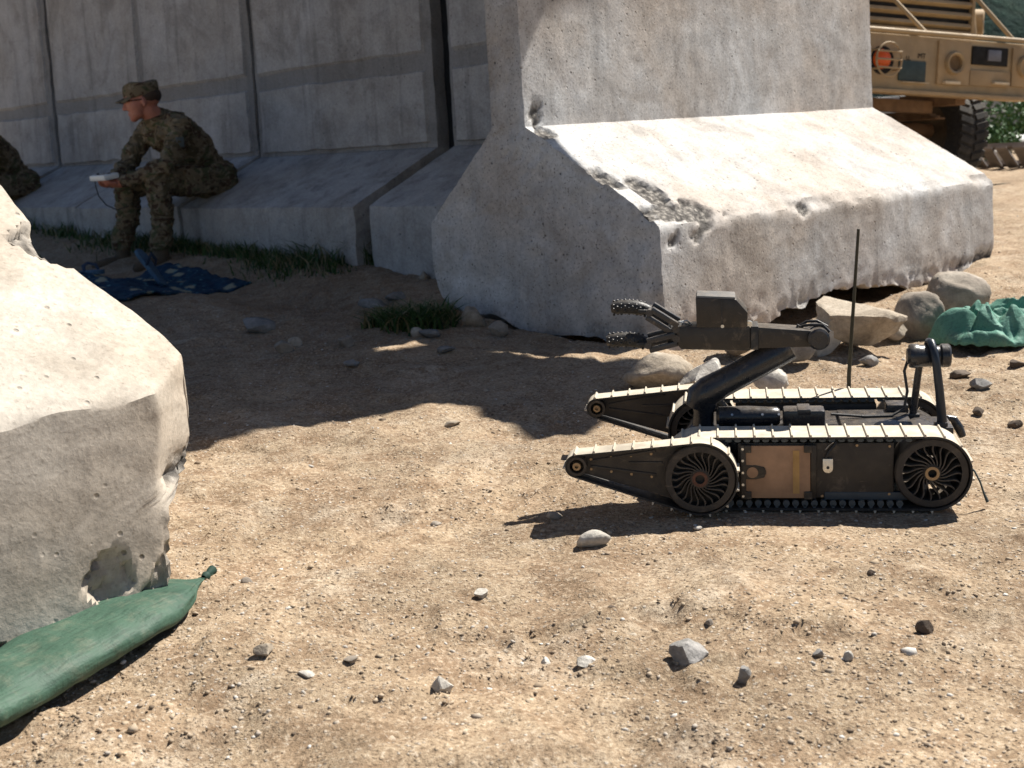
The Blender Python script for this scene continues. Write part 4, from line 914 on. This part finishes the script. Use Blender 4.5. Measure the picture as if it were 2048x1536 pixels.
    wr_ = (.010 * fbm(co * [1, 1, 1.5], 13, 3, 5) + .013 * ((1 - np.abs(fbm(co * [1, 1, 1.7], 17, 2, 9))) ** 2 - .4)) * (tg == 0)
    co = co + nr * wr_[:, None]
    co -= O; me.vertices.foreach_set('co', co.astype(np.float32).ravel()); me.materials.clear()
    for m in (M_CAMO, M_SKIN, M_BOOT): me.materials.append(m)
    fi = np.zeros(len(me.polygons), np.int32); vv = tg
    for k, pl in enumerate(me.polygons): fi[k] = vv[pl.vertices[0]]
    me.polygons.foreach_set('material_index', fi); me.polygons.foreach_set('use_smooth', [True] * len(me.polygons)); me.update(); me.name = 'person'
    po = link(nm, me, [M_CAMO]); po.location = Vector(O); tag(po, label, 'person', 'soldiers sitting in the shade')
    HM = Matrix(((hf[0], hl_[0], hu[0], H[0] - O[0]), (hf[1], hl_[1], hu[1], H[1] - O[1]), (hf[2], hl_[2], hu[2], H[2] - O[2]), (0, 0, 0, 1)))
    def hpart(name, fn, mat):
        bm = bmesh.new(); fn(bm); me2 = bm_mesh(bm, name, True); o = link(name, me2, mat, po); o.matrix_local = HM; return o
    def cap(bm):
        seg = 40; rings = []
        for (rx_, ry_, z, sh) in ((.104, .088, .040, -.006), (.107, .091, .048, -.006), (.108, .092, .075, -.007), (.106, .090, .105, -.009), (.100, .085, .118, -.010), (.085, .072, .123, -.010), (.04, .035, .121, -.01)):
            rings.append([bm.verts.new((sh + rx_ * math.cos(a) * (1 + .012 * math.sin(5 * a)), ry_ * math.sin(a), z + .006 * math.sin(3 * a + z * 40))) for a in [2 * math.pi * k / seg for k in range(seg)]])
        for a, b in zip(rings, rings[1:]):
            for k in range(seg): bm.faces.new((a[k], a[(k + 1) % seg], b[(k + 1) % seg], b[k]))
        bm.faces.new(rings[-1])
    cp = hpart('cap', cap, M_CAMO); cp.matrix_local = HM @ Matrix.Translation((0, 0, -.012))
    def brim(bm):
        m = 14; top = []; bot = []
        for k in range(m + 1):
            a = -1.15 + 2.3 * k / m
            i_ = (-.006 + .103 * math.cos(a), .089 * math.sin(a)); o_ = (.02 + .135 * math.cos(a * .86), .082 * math.sin(a * .98))
            dz = -.016 * (1 - (a / 1.15) ** 2) * .4 - .018 * (a / 1.15) ** 2
            top.append([bm.verts.new((i_[0], i_[1], .046)), bm.verts.new((o_[0], o_[1], .034 + dz))]); bot.append([bm.verts.new((i_[0], i_[1], .042)), bm.verts.new((o_[0], o_[1], .030 + dz))])
        for A_ in (top, bot):
            for a, b in zip(A_, A_[1:]): bm.faces.new((a[0], a[1], b[1], b[0]))
        for a, b, c, d in zip(top, top[1:], bot, bot[1:]): bm.faces.new((a[1], c[1], d[1], b[1]))
    br = hpart('brim', brim, M_CAMO); br.parent = cp; br.matrix_local = Matrix.Identity(4)
    def hair(bm): 
        bmesh.ops.create_uvsphere(bm, u_segments=24, v_segments=14, radius=1, matrix=Matrix.Translation((-.036, 0, .024)) @ Matrix.Diagonal((.088, .086, .062, 1)))
        bmesh.ops.delete(bm, geom=[v for v in bm.verts if v.co.x > .0], context='VERTS')
    hpart('hair', hair, M_HAIR)
    def gl(bm):
        bm_tube(bm, [(.102, -.052, .006), (.110, -.03, .004), (.108, 0, .008), (.110, .03, .004), (.102, .052, .006)], [.012, .017, .008, .017, .012], 10, .35); bm_tube(bm, [(.10, .056, .008), (.04, .082, .008), (-.01, .090, .006)], .0035, 6); bm_tube(bm, [(.10, -.056, .008), (.04, -.082, .008), (-.01, -.090, .006)], .0035, 6)
    hpart('sunglasses', gl, simple('black_lens', (.01, .01, .012), .25, 0, .1, 10, None, 0, 0, .5))
    def collar(bm): bm_lathe(bm, [(.072, -.02), (.080, .0), (.084, .03), (.078, .034), (.070, .005)], tuple(W(.312, 0, .405) - O), tuple(f * .35 + up), 28, True)
    part('collar', collar, M_CAMO, po)
    def patch(bm): bm_box(bm, tuple(W(.335, .268, .26) - O), (.05, .012, .06), Matrix.Rotation(math.atan2(f[1], f[0]), 3, 'Z'), .002)
    part('shoulder_patch', patch, simple('grey_patch', (.10, .12, .12), .9), po)
    yaw = Matrix.Rotation(math.atan2(f[1], f[0]), 3, 'Z')
    part('thigh_pocket', lambda bm: bm_box(bm, tuple(W(.22, .225, .02) - O), (.17, .03, .15), yaw, .010), M_CAMO, po)
    part('pocket_flap', lambda bm: bm_box(bm, tuple(W(.22, .240, .075) - O), (.175, .016, .05), yaw, .005), M_CAMO, po)
    part('sleeve_pocket', lambda bm: bm_box(bm, tuple(W(.37, .275, .20) - O), (.08, .016, .10), yaw @ Matrix.Rotation(.5, 3, 'Y'), .006), M_CAMO, po)
    return po, W
hipP = on_plane(418, 366, PB + BN * -.20, BN)
sol, SW = make_soldier(hipP, (BN[0], BN[1]), 'soldier in camouflage uniform and cap seated on the concrete foot holding a controller', (-.97, -.20, -.10))
hip2 = hipP + BX * 2.80 + np.array([0, 0, .02])
def copy_tree(o, parent=None):
    c = o.copy(); COL.objects.link(c); c.parent = parent
    if parent is not None: c.matrix_parent_inverse = o.matrix_parent_inverse.copy()
    for ch in list(o.children): copy_tree(ch, c)
    return c
sol2 = copy_tree(sol); sol2.location = Vector(hip2); sol2.rotation_euler = (0, 0, .15)
tag(sol2, 'second soldier in camouflage at the far left, mostly cut off by the picture edge', 'person', 'soldiers sitting in the shade')
# handheld controller with its cable
hc = SW(.68, -.05, .083)
ctl = empty('handheld_controller', Vector(hc)); ctl.rotation_euler = (0, .12, math.atan2(BN[1], BN[0])); tag(ctl, 'small white handheld controller in the hands of the seated soldier', 'controller')
part('casing', lambda bm: bm_box(bm, (0, 0, 0), (.10, .19, .034), bev=.011), simple('white_plastic', (.75, .80, .80), .35, 0, .05, 10, None, 0, 0, .5), ctl)
part('screen', lambda bm: bm_box(bm, (0, 0, .0176), (.06, .10, .001)), simple('dark_screen', (.03, .05, .055), .15, 0, .1, 10, None, 0, 0, .5), ctl)
part('thumb_stick', lambda bm: cyl(bm, (0, .07, .02), (0, 0, 1), .008, .008, 14), M_BLK, ctl); part('thumb_stick', lambda bm: cyl(bm, (0, -.07, .02), (0, 0, 1), .008, .008, 14), M_BLK, ctl)
def cabl(bm): bm_tube(bm, [(.03, -.06, -.01), (.035, -.062, -.05), (.03, -.06, -.11), (.0, -.05, -.17), (-.05, -.03, -.21), (-.12, .0, -.20)], .0035, 7)
part('cable', cabl, M_BLK, ctl)

# ------------------------------------------------------------------ mat and sandals at the soldier's feet
def mat_mat():
    n = NT('patterned_mat'); v = n.voro(7.5); g = n.noise(26, 3, .6)
    c = n.mix(n.ramp(g, [(.4, 0.), (.6, 1.)]), (.008, .026, .060), (.018, .060, .105)); c = n.mix(n.ramp(n.math('ADD', v, n.math('MULTIPLY', g, .25)), [(.36, 1.), (.44, 0.)]), c, (.30, .30, .22))
    c = n.mix(n.ramp(n.voro(19), [(.16, .8), (.22, 0.)]), c, (.10, .24, .28)); return n.done(c, .85, n.bump(n.noise(180, 2), .002, .6), 0, .2)
mc = [og(105, 566), og(330, 512), og(500, 540), og(215, 606)]
def mat_mesh():
    m = 60; u = np.linspace(0, 1, m); U, V = np.meshgrid(u, u); U = U.ravel()[:, None]; V = V.ravel()[:, None]
    P = mc[0] * (1 - U) * (1 - V) + mc[1] * U * (1 - V) + mc[2] * U * V + mc[3] * (1 - U) * V; p = P.copy(); p[:, 2] = 0
    P[:, 0] += .03 * fbm(p, 3, 2, 2); P[:, 1] += .03 * fbm(p, 3, 2, 4)
    P[:, 2] = ground_h(P[:, 0], P[:, 1]) + .012 + .022 * np.clip(fbm(p, 4, 3, 6), 0, 1) + .006 * fbm(p, 14, 2, 8)
    idx = np.arange(m * m).reshape(m, m); f = np.stack([idx[:-1, :-1], idx[:-1, 1:], idx[1:, 1:], idx[1:, :-1]], -1).reshape(-1, 4); return npmesh('floor_mat', P, f[:, ::-1].copy(), True)
fmo = link('floor_mat', mat_mesh(), mat_mat()); md = fmo.modifiers.new('thickness', 'SOLIDIFY'); md.thickness = .012; md.offset = -1
tag(fmo, 'blue patterned mat lying on the ground under the soldier\'s boots', 'mat')
def sandal(loc, rot, label):
    e = empty('sandal', loc); e.rotation_euler = rot
    pts = [(.135, 0), (.125, .03), (.09, .045), (.02, .040), (-.06, .033), (-.11, .032), (-.13, .015), (-.133, 0), (-.13, -.015), (-.11, -.032), (-.06, -.033), (.02, -.040), (.09, -.047), (.125, -.032)]
    part('sole', lambda bm: bm_prism(bm, pts, 0, .022, 'z', .004), simple('blue_rubber', (.04, .10, .17), .6, 0, .3, 25), e)
    part('strap', lambda bm: bm_tube(bm, [(.01, .042, .015), (.03, .034, .05), (.06, 0, .062), (.03, -.034, .05), (.01, -.042, .015)], [.008, .012, .013, .012, .008], 8, .4), simple('strap_navy', (.02, .04, .08), .6), e)
    return tag(e, label, 'sandal', 'rubber sandals by the soldier')
g = og(300, 545); sandal((g[0], g[1], g[2] + .10), (.3, -.85, 2.6), 'blue rubber sandal tipped up between the soldier\'s boots')
g = og(185, 546); sandal((g[0], g[1], g[2] + .035), (0, .05, 2.2), 'dark rubber sandal lying flat left of the soldier\'s boots')

# ------------------------------------------------------------------ grass
def blades(name, pts, hmin, hmax, seed, lean=.45, w0=.004):
    r = np.random.default_rng(seed); n = len(pts); h = hmin + (hmax - hmin) * r.random(n) ** 2; a = r.uniform(0, 6.283, n); ln = r.uniform(.1, lean * 1.9, n) * h; wd = r.uniform(.4, 1.0, n) ** 2 * 1.9 * w0; fa = r.uniform(0, 6.283, n)
    V = []; ts = (0, .4, .75, 1.)
    for t in ts:
        c = pts + np.stack([np.cos(a) * ln * t * t * 1.4, np.sin(a) * ln * t * t * 1.4, h * t * (1 - .15 * t)], 1); o = np.stack([np.cos(fa), np.sin(fa), 0 * fa], 1) * (wd * (1 - t) ** .7)[:, None]
        V += [c - o, c + o]
    v = np.stack(V, 1).reshape(-1, 3); b = np.arange(n)[:, None] * 8; q = np.array([[0, 1, 3, 2], [2, 3, 5, 4], [4, 5, 7, 6]])
    f = (q[None] + b[:, :, None]).reshape(-1, 4); return npmesh(name, v, f, True, {'tone': np.repeat(r.random(n), 8)})
def grass_mat():
    n = NT('grass'); t = n.attr('tone'); c = n.ramp(t, [(0., (.02, .05, .012)), (.5, (.04, .095, .02)), (.72, (.075, .115, .032)), (.84, (.20, .17, .09)), (1., (.30, .25, .15))]); n.b.inputs['Transmission Weight'].default_value = 0; return n.done(c, .6, None, 0, .3)
M_GRASS = grass_mat()
def on_g(p): p[:, 2] = ground_h(p[:, 0], p[:, 1]); return p
r = np.random.default_rng(4); N_ = 6500; b_ = r.uniform(-2.1, 2.6, N_); n_ = .01 + np.abs(r.normal(0, .09, N_)) * (1 + .5 * np.sin(b_ * 3)); pp = PB[None, :2] + b_[:, None] * BX[None, :2] + n_[:, None] * BN[None, :2]
pp = np.concatenate([pp, 0 * pp[:, :1]], 1); keep = (fbm(pp, 3, 2, 8) + .35 + r.normal(0, .2, N_)) > 0; tag(link('grass', blades('grass', on_g(pp[keep]), .02, .13, 5), M_GRASS), 'low green grass growing along the foot of the rear barriers', 'grass', kind='stuff')
def tuft(px, py, rad, n, h0, h1, label, seed):
    g = og(px, py); r = np.random.default_rng(seed); p = np.stack([g[0] + r.normal(0, rad, n), g[1] + r.normal(0, rad * .7, n), np.zeros(n)], 1); d = np.hypot(p[:, 0] - g[0], p[:, 1] - g[1]); p = p[d < rad * 1.9]
    me = blades('grass_clump', on_g(p) - np.array([g[0], g[1], g[2]]), h0, h1, seed, .7); o = link('grass_clump', me, M_GRASS); o.location = g; return tag(o, label, 'grass', 'grass clumps in the shade')
tuft(835, 655, .085, 1500, .05, .14, 'thick dark green grass clump beside the shaded barrier end', 1)
tuft(770, 645, .05, 500, .03, .09, 'thinner left part of grass beside the dark green clump', 5)
tuft(775, 525, .09, 700, .08, .22, 'tall grass clump at the foot of the dark open joint', 2); tuft(640, 518, .08, 600, .06, .16, 'grass clump at the barrier foot left of the dark joint', 3)

# ------------------------------------------------------------------ parked military truck behind the corner wall
TANV = simple('desert_tan_paint', (.36, .26, .145), .6, 0, .22, 5, (.5, .4, .27), .3); TAND = simple('tan_paint_dusty', (.36, .25, .135), .65, 0, .15, 6, (.5, .4, .27), .3)
DARK = simple('dark_void', (.012, .011, .010), .8, 0, .2, 8); TYRE = simple('tyre_rubber', (.020, .020, .021), .75, 0, .3, 20, (.3, .25, .18), .35)
TAZ = R_(69); tD = Vector((math.sin(TAZ), math.cos(TAZ), 0)); tN = Vector((tD.y, -tD.x, 0)); tROLL = .095
tu = (tD - Vector((0, 0, tROLL))).normalized(); tn_ = tN; tv = tn_.cross(tu) * -1
if tv.z < 0: tv = -tv
TO = Vector(on_plane(1745, 184, np.array([3.0, 10.2, .9]), np.array(tN)))
TM = Matrix(((tu.x, -tn_.x, tv.x, TO.x), (tu.y, -tn_.y, tv.y, TO.y), (tu.z, -tn_.z, tv.z, TO.z), (0, 0, 0, 1)))     # local x right, y into the truck, z up
trk = empty('military_truck', mat=TM); tag(trk, 'desert tan armoured military truck parked behind the corner barrier', 'truck')
TMi = TM.inverted()
def tl(px, py, y=0.):
    P = Vector(TO) - tn_ * y; q = TMi @ Vector(on_plane(px, py, np.array(P), np.array(tn_))); return q.x, q.z
x1, z1 = tl(1743, 70); bx0 = -1.15; bx1 = 1.45
bum = part('bumper', lambda bm: bm_box(bm, ((bx0 + bx1) / 2, .06, .225), (bx1 - bx0, .12, .43), bev=.012), TANV, trk)
part('bumper_flange', lambda bm: bm_box(bm, ((bx0 + bx1) / 2, .03, .012), (bx1 - bx0 + .01, .16, .03), bev=.006), TAND, bum)
part('guard_bar', lambda bm: bm_tube(bm, [(bx0, -.02, .462), (bx1, -.02, .462)], .018, 10), TANV, trk)
def at_t(name, px, py, fn, mat, par): 
    x, z = tl(px, py); return part(name, lambda bm: fn(bm, x, z), mat, par)
sig = at_t('turn_signal', 1762, 118, lambda bm, x, z: bm_lathe(bm, [(.075, 0), (.068, .03), (.04, .05), (0, .056)], (x, -.001, z), (0, -1, 0), 24), simple('orange_lens', (.65, .10, .01), .3, 0, .1, 10, None, 0, 0, .5), trk)
def guard(bm, x, z):
    bm_tube(bm, [(x + .115 * math.cos(a), -.075, z + .125 * math.sin(a)) for a in [2 * math.pi * k / 20 for k in range(21)]], .009, 6)
    for dz in (-.06, 0, .06): bm_tube(bm, [(x - .11, -.08, z + dz), (x + .11, -.08, z + dz)], .008, 6)
    for dx, dz in ((-.1, .07), (.1, .07), (-.1, -.07), (.1, -.07)): bm_tube(bm, [(x + dx, 0, z + dz), (x + dx, -.075, z + dz)], .008, 6)
at_t('signal_guard', 1766, 120, guard, TANV, sig); at_t('signal_backing', 1764, 120, lambda bm, x, z: bm_lathe(bm, [(0, .004), (.105, .004), (.108, 0)], (x, 0, z), (0, -1, 0), 24), DARK, sig)
def rect(px0, py0, px1, py1, name, mat, par, y=-.004, th=.02):
    xa, za = tl(px0, py0); xb, zb = tl(px1, py1); return part(name, lambda bm: bm_box(bm, ((xa + xb) / 2, y, (za + zb) / 2), (abs(xb - xa), th, abs(za - zb)), bev=.004), mat, par)
rect(1797, 120, 1848, 164, 'recess_patch', simple('recess_dark', (.03, .05, .05), .5), bum)  # dark box painted in for the shade of a square bumper recess
rect(1800, 163, 1852, 168, 'recess_ledge', simple('pale_tan', (.62, .50, .34), .6), bum, -.02, .04)
rect(1876, 80, 1934, 172, 'hook_plate', TAND, bum, -.006, .03)
rng = at_t('tow_ring', 1904, 127, lambda bm, x, z: bm_lathe(bm, [(.062, 0), (.085, 0), (.088, .02), (.078, .04), (.062, .03)], (x, -.018, z), (0, -1, 0), 28, True), TANV, bum)
at_t('ring_hole', 1904, 127, lambda bm, x, z: bm_lathe(bm, [(0, .001), (.062, .001), (.062, .0)], (x, -.021, z), (0, -1, 0), 24), simple('rust_shadow', (.16, .10, .05), .8), bum)
rect(1944, 92, 2012, 134, 'winch_opening', DARK, bum, -.006, .02); rect(1972, 100, 1996, 124, 'winch_drum', simple('dull_steel', (.16, .16, .18), .5, .4), bum, -.02, .03)
rect(1938, 140, 2016, 176, 'lower_plate', TAND, bum, -.008, .02); rect(2024, 96, 2100, 178, 'hook_plate', TAND, bum, -.006, .03)
at_t('tow_ring', 2047, 134, lambda bm, x, z: bm_lathe(bm, [(.062, 0), (.085, 0), (.088, .02), (.078, .04), (.062, .03)], (x, -.018, z), (0, -1, 0), 28, True), TANV, bum)
rect(1882, 162, 1912, 170, 'shackle_pin', simple('pale_tan', (.62, .50, .34), .6), bum, -.03, .05); rect(1980, 164, 2010, 171, 'shackle_pin', simple('pale_tan', (.62, .50, .34), .6), bum, -.03, .05)
for px, txt, sz in ((1843, 'MT', .055), (1816, 'LL', .045)):
    cu = bpy.data.curves.new('stencil', 'FONT'); cu.body = txt; cu.size = sz; cu.align_x = 'CENTER'; cu.extrude = .001; to = bpy.data.objects.new('tmp', cu); COL.objects.link(to)
    dg = bpy.context.evaluated_depsgraph_get(); me = bpy.data.meshes.new_from_object(to.evaluated_get(dg)); bpy.data.objects.remove(to); me.materials.clear()
    x, z = tl(px, 117 if sz > .05 else 120); o = link('stencil_lettering', me, DARK, bum); o.location = (x, -.003, z); o.rotation_euler = (math.pi / 2, 0, 0)
# hood with louvred grille
hx0, hz0 = tl(1600, 60, .3); hx1, _ = tl(1944, 60, .3)
hood = part('hood', lambda bm: bm_prism(bm, [(.30, .44), (.30, .62), (.36, 1.05), (.55, 1.18), (1.9, 1.28), (1.9, .3), (.5, .3)], -1.0, hx1 + .02, 'x', .02), TANV, trk)
gx1, _ = tl(1938, 40, .28); gz1 = tl(1800, 54, .28)[1]
part('grille_recess', lambda bm: bm_box(bm, ((-.95 + gx1) / 2, .30, gz1 + .26), (gx1 + .95, .05, .50), bev=.01), DARK, hood)
bmc = bmesh.new(); bm_box(bmc, (0, 0, 0), (gx1 + .93, .05, .034), Matrix.Rotation(-.5, 3, 'X'), .006); sm2 = bm_mesh(bmc, 'grille_slat'); sm2.materials.append(TANV)
for k in range(6):
    o = bpy.data.objects.new('grille_slat', sm2); COL.objects.link(o); o.parent = hood; o.location = ((-.95 + gx1) / 2, .262, gz1 + .035 + .085 * k)
part('grille_frame', lambda bm: (bm_box(bm, (gx1 + .005, .265, gz1 + .26), (.03, .06, .54), bev=.006), bm_box(bm, ((-.95 + gx1) / 2, .265, gz1 - .015), (gx1 + .97, .06, .03), bev=.006)), TANV, hood)
fx, fz = tl(1958, 44, .4)
hl_o = part('headlight', lambda bm: bm_lathe(bm, [(.105, -.06), (.105, .02), (.09, .03), (.088, .012), (.04, .02), (0, .022)], (fx + .03, .42, fz), (.75, -.66, 0), 28), TANV, trk)
part('headlight_glass', lambda bm: bm_lathe(bm, [(.088, .014), (.05, .028), (0, .032)], (fx + .03, .42, fz), (.75, -.66, 0), 24), simple('lamp_glass', (.35, .38, .42), .15, .3, .1, 10, None, 0, 0, .5), hl_o)
part('fender', lambda bm: bm_prism(bm, [(.36, .30), (.30, .52), (.40, .95), (.7, 1.12), (1.8, 1.15), (1.8, .55), (1.4, .75), (.8, .75), (.55, .30)], hx1 + .022, hx1 + .06, 'x', .008), TANV, trk)
for (pa, pb) in (((1772, -20), (1848, 66)), ((1940, -20), (2024, 82))):
    xa, za = tl(pa[0], pa[1], .2); xb, zb = tl(pb[0], pb[1], 0)
    part('brush_strut', lambda bm: bm_tube(bm, [(xb, -.02, zb), (xa + (xa - xb) * .4, .30, za + (za - zb) * .4)], .017, 8), TANV, trk)
# wheels
def truck_wheel(cx, cy, cz, R, wd):
    def ty(bm): bm_lathe(bm, [(R * .55, -wd / 2 + .03), (R * .80, -wd / 2), (R * .95, -wd / 2 + .02), (R * .975, -wd / 2 + .05), (R * .985, 0), (R * .975, wd / 2 - .05), (R * .95, wd / 2 - .02), (R * .80, wd / 2), (R * .55, wd / 2 - .03)], (cx, cy, cz), (1, 0, 0), 48, True)
    t = part('tyre', ty, TYRE, trk)
    part('rim', lambda bm: bm_lathe(bm, [(0, -.06), (R * .3, -.06), (R * .5, -.09), (R * .57, -.12), (R * .57, .12), (R * .5, .09), (R * .3, .05), (0, .05)], (cx, cy, cz), (1, 0, 0), 32), simple('dirty_rim', (.07, .05, .03), .8), t)
    bmc = bmesh.new(); bm_prism(bmc, [(-.030, -.005), (.030, -.005), (.024, .022), (-.024, .022)], -wd * .21, wd * .21, 'y', .003); lm = bm_mesh(bmc, 'tread_block'); lm.materials.append(TYRE)
    for k in range(34):
        for sd in (-1, 1):
            a = 2 * math.pi * (k + .25 * sd) / 34; o = bpy.data.objects.new('tread_block', lm); COL.objects.link(o); o.parent = t
            # block local: x tangential, y axial, z radial
            rad = Vector((0, math.cos(a), math.sin(a))); axl = Vector((1, 0, 0)); tan = axl.cross(rad); sk = .28 * sd
            xx = (tan * math.cos(sk) + axl * math.sin(sk)); yy = rad.cross(xx)
            c = Vector((cx + sd * wd * .25, cy, cz)) + rad * R * .965; o.matrix_local = Matrix(((xx.x, yy.x, rad.x, c.x), (xx.y, yy.y, rad.y, c.y), (xx.z, yy.z, rad.z, c.z), (0, 0, 0, 1)))
wx, wz = tl(1878, 268, .75); TR = .44
truck_wheel(wx, .75, wz, TR, .30); truck_wheel(wx - 1.75, .75, wz + .0, TR, .30)
part('axle', lambda bm: (bm_tube(bm, [(wx - 1.6, .75, wz + .02), (wx - .1, .75, wz + .02)], .06, 12), bmesh.ops.create_uvsphere(bm, u_segments=20, v_segments=12, radius=.17, matrix=Matrix.Translation((wx - .75, .75, wz + .03)))), simple('rusty_axle', (.16, .09, .045), .75, 0, .3, 10), trk)
def under(bm):
    bm_box(bm, (wx - .34, .45, .0), (.10, .7, .10), bev=.01); bm_box(bm, (wx - 1.3, .45, .0), (.10, .7, .10), bev=.01); bm_box(bm, (wx - .85, .4, -.06), (.9, .10, .10), bev=.01)
part('frame_rail', under, simple('rusty_axle', (.16, .09, .045), .75, 0, .3, 10), trk)
part('spring_pack', lambda bm: [bm_box(bm, (wx - .36, .75, wz + .10 + .018 * k), (.09, .9 - .12 * k, .015), bev=.003) for k in range(4)] and None, simple('rusty_axle', (.16, .09, .045), .75), trk)
part('cab', lambda bm: bm_prism(bm, [(1.9, .1), (1.9, 1.3), (2.3, 2.0), (4.6, 2.05), (4.6, .1)], -1.0, hx1 + .04, 'x', .03), TANV, trk)
part('windscreen', lambda bm: bm_box(bm, ((hx1 - 1.) / 2, 2.085, 1.65), (hx1 + .8, .02, .62), Matrix.Rotation(-.52, 3, 'X')), simple('truck_glass', (.02, .03, .03), .1, 0, .1, 10, None, 0, 0, .5), trk)
truck_wheel(wx, 3.9, wz, TR, .30)

# ------------------------------------------------------------------ what shows right of the truck
def hill():
    m = 120; u = np.linspace(0, 1, m); U, V = np.meshgrid(u, u); U = U.ravel(); V = V.ravel(); x = -120 + 420 * U; y = 90 + 260 * V; p = np.stack([x, y, 0 * x], 1)
    z = -3 + 150 * V ** .9 * (.75 + .3 * fbm(p, .012, 3, 3)) + 6 * fbm(p, .05, 4, 5); idx = np.arange(m * m).reshape(m, m); f = np.stack([idx[:-1, :-1], idx[:-1, 1:], idx[1:, 1:], idx[1:, :-1]], -1).reshape(-1, 4); return npmesh('hill', np.stack([x, y, z], 1), f, True)
def hill_mat():
    n = NT('wooded_hillside'); a = n.noise(.12, 6, .65); b = n.noise(.9, 5, .7); c = n.ramp(a, [(.35, (.008, .022, .022)), (.55, (.014, .034, .026)), (.7, (.04, .05, .035))]); c = n.mix(1., c, n.ramp(b, [(.3, .5), (.7, 1.3)]), 'MULTIPLY'); return n.done(c, .95, n.bump(b, 1.5, .8), 0, .1)
tag(link('hill', hill(), hill_mat()), kind='structure')
def leaf_cloud(name, c, rad, n, seed, size, mat, parent=None):
    r = np.random.default_rng(seed); d = r.normal(size=(n, 3)); d /= np.linalg.norm(d, axis=1)[:, None]; cen = r.normal(size=(9, 3)) * .42; k = r.integers(0, 9, n); p = (cen[k] + d * (r.random(n) ** .4)[:, None] * .62) * rad
    p[:, 2] = np.maximum(p[:, 2], -rad[2] * .95); a = r.normal(size=(n, 3)); a /= np.linalg.norm(a, axis=1)[:, None]; b = np.cross(a, r.normal(size=(n, 3))); b /= np.linalg.norm(b, axis=1)[:, None]
    s = size * r.uniform(.6, 1.4, n)[:, None]; v = np.stack([p - a * s, p + b * s * .5, p + a * s, p - b * s * .5], 1).reshape(-1, 3); f = np.arange(n * 4).reshape(-1, 4)
    return link(name, npmesh(name, v, f, False, {'tone': np.repeat(r.random(n), 4)}), mat, parent)
def bush_mat():
    n = NT('bush_leaves'); c = n.ramp(n.attr('tone'), [(0., (.03, .08, .02)), (.6, (.05, .115, .032)), (1., (.10, .16, .055))]); return n.done(c, .55, None, 0, .3)
M_BUSH = bush_mat()
for (px, py, dY, rad, lab, sd) in ((2008, 236, 17., (.55, .5, .34), 'green bush behind the truck tyre at the right edge', 3), (2062, 232, 19., (.7, .6, .5), 'larger green bush at the very right edge of picture', 5), (1985, 262, 15., (.3, .3, .16), 'low green plant by the pale rubble right of the tyre', 8)):
    d = ray(px, py); q = cC + d * (dY / d[1]); zg = gz(q[0], q[1]); e = empty('bush', (q[0], q[1], zg)); tag(e, lab, 'bush', 'bushes beyond the truck')
    lo = leaf_cloud('foliage', None, np.array(rad), 1500, sd, .035, M_BUSH, e); lo.location = (0, 0, rad[2] * .9)
    part('stem', lambda bm: [bm_tube(bm, [(0, 0, -.03), (.1 * math.cos(k * 2), .1 * math.sin(k * 2), rad[2] * .9)], [.02, .008], 6) for k in range(3)] and None, simple('bark', (.1, .07, .05), .9), e)
def at_d(px, py, Yd):
    d = ray(px, py); q = cC + d * (Yd / d[1]); return q[0], q[1], gz(q[0], q[1])
q = at_d(2030, 262, 16.); o = link('sack', rock_mesh('sack', .62, .35, .20, 77, .1), simple('white_sack', (.72, .72, .68), .8, 0, .1, 10)); o.location = (q[0], q[1], q[2] + .16); tag(o, 'white sack lying among plants at the right edge behind the truck', 'sack')
for k, (px, py, Yd, s1, lab) in enumerate(((1982, 262, 15.5, .36, 'pale rubble block just right of the truck tyre'), (2000, 300, 14., .3, 'smaller pale rubble block beside the grey planks'))):
    q = at_d(px, py, Yd); o = link('rubble_block', rock_mesh('rubble_block', s1, s1 * .8, s1 * .7, 80 + k, .9), M_RW); o.location = (q[0], q[1], q[2] + s1 * .2); tag(o, lab, 'rubble', 'rubble beyond the truck')
WOODG = simple('weathered_plank', (.22, .19, .17), .85, 0, .25, 8)
q = at_d(2030, 318, 12.6); pl = empty('pallet', (q[0], q[1], q[2])); pl.rotation_euler = (1.15, .0, -.6); tag(pl, 'grey wooden pallet leaning at the right edge of picture', 'pallet')
bmc = bmesh.new(); bm_box(bmc, (0, 0, 0), (.10, .022, .55), bev=.004); pm = bm_mesh(bmc, 'plank'); pm.materials.append(WOODG)
for k in range(7):
    o = bpy.data.objects.new('plank', pm); COL.objects.link(o); o.parent = pl; o.location = (-.42 + .14 * k, 0, .275); o.rotation_euler = (0, .02 * (-1) ** k, 0)
for z in (.06, .49): part('batten', lambda bm: bm_box(bm, (0, .034, z), (.98, .04, .07), bev=.004), WOODG, pl)
q = at_d(2010, 214, 24.); fw_ = part('low_wall', lambda bm: [bm_box(bm, (x, 0, .45), (.98, .3, .9), bev=.03) for x in (-3, -2, -1, 0, 1, 2, 3)] and None, simple('far_grey_wall', (.30, .30, .29), .9), None); fw_.location = (q[0], q[1], q[2]); tag(fw_, 'low grey block wall far behind the truck', 'wall')
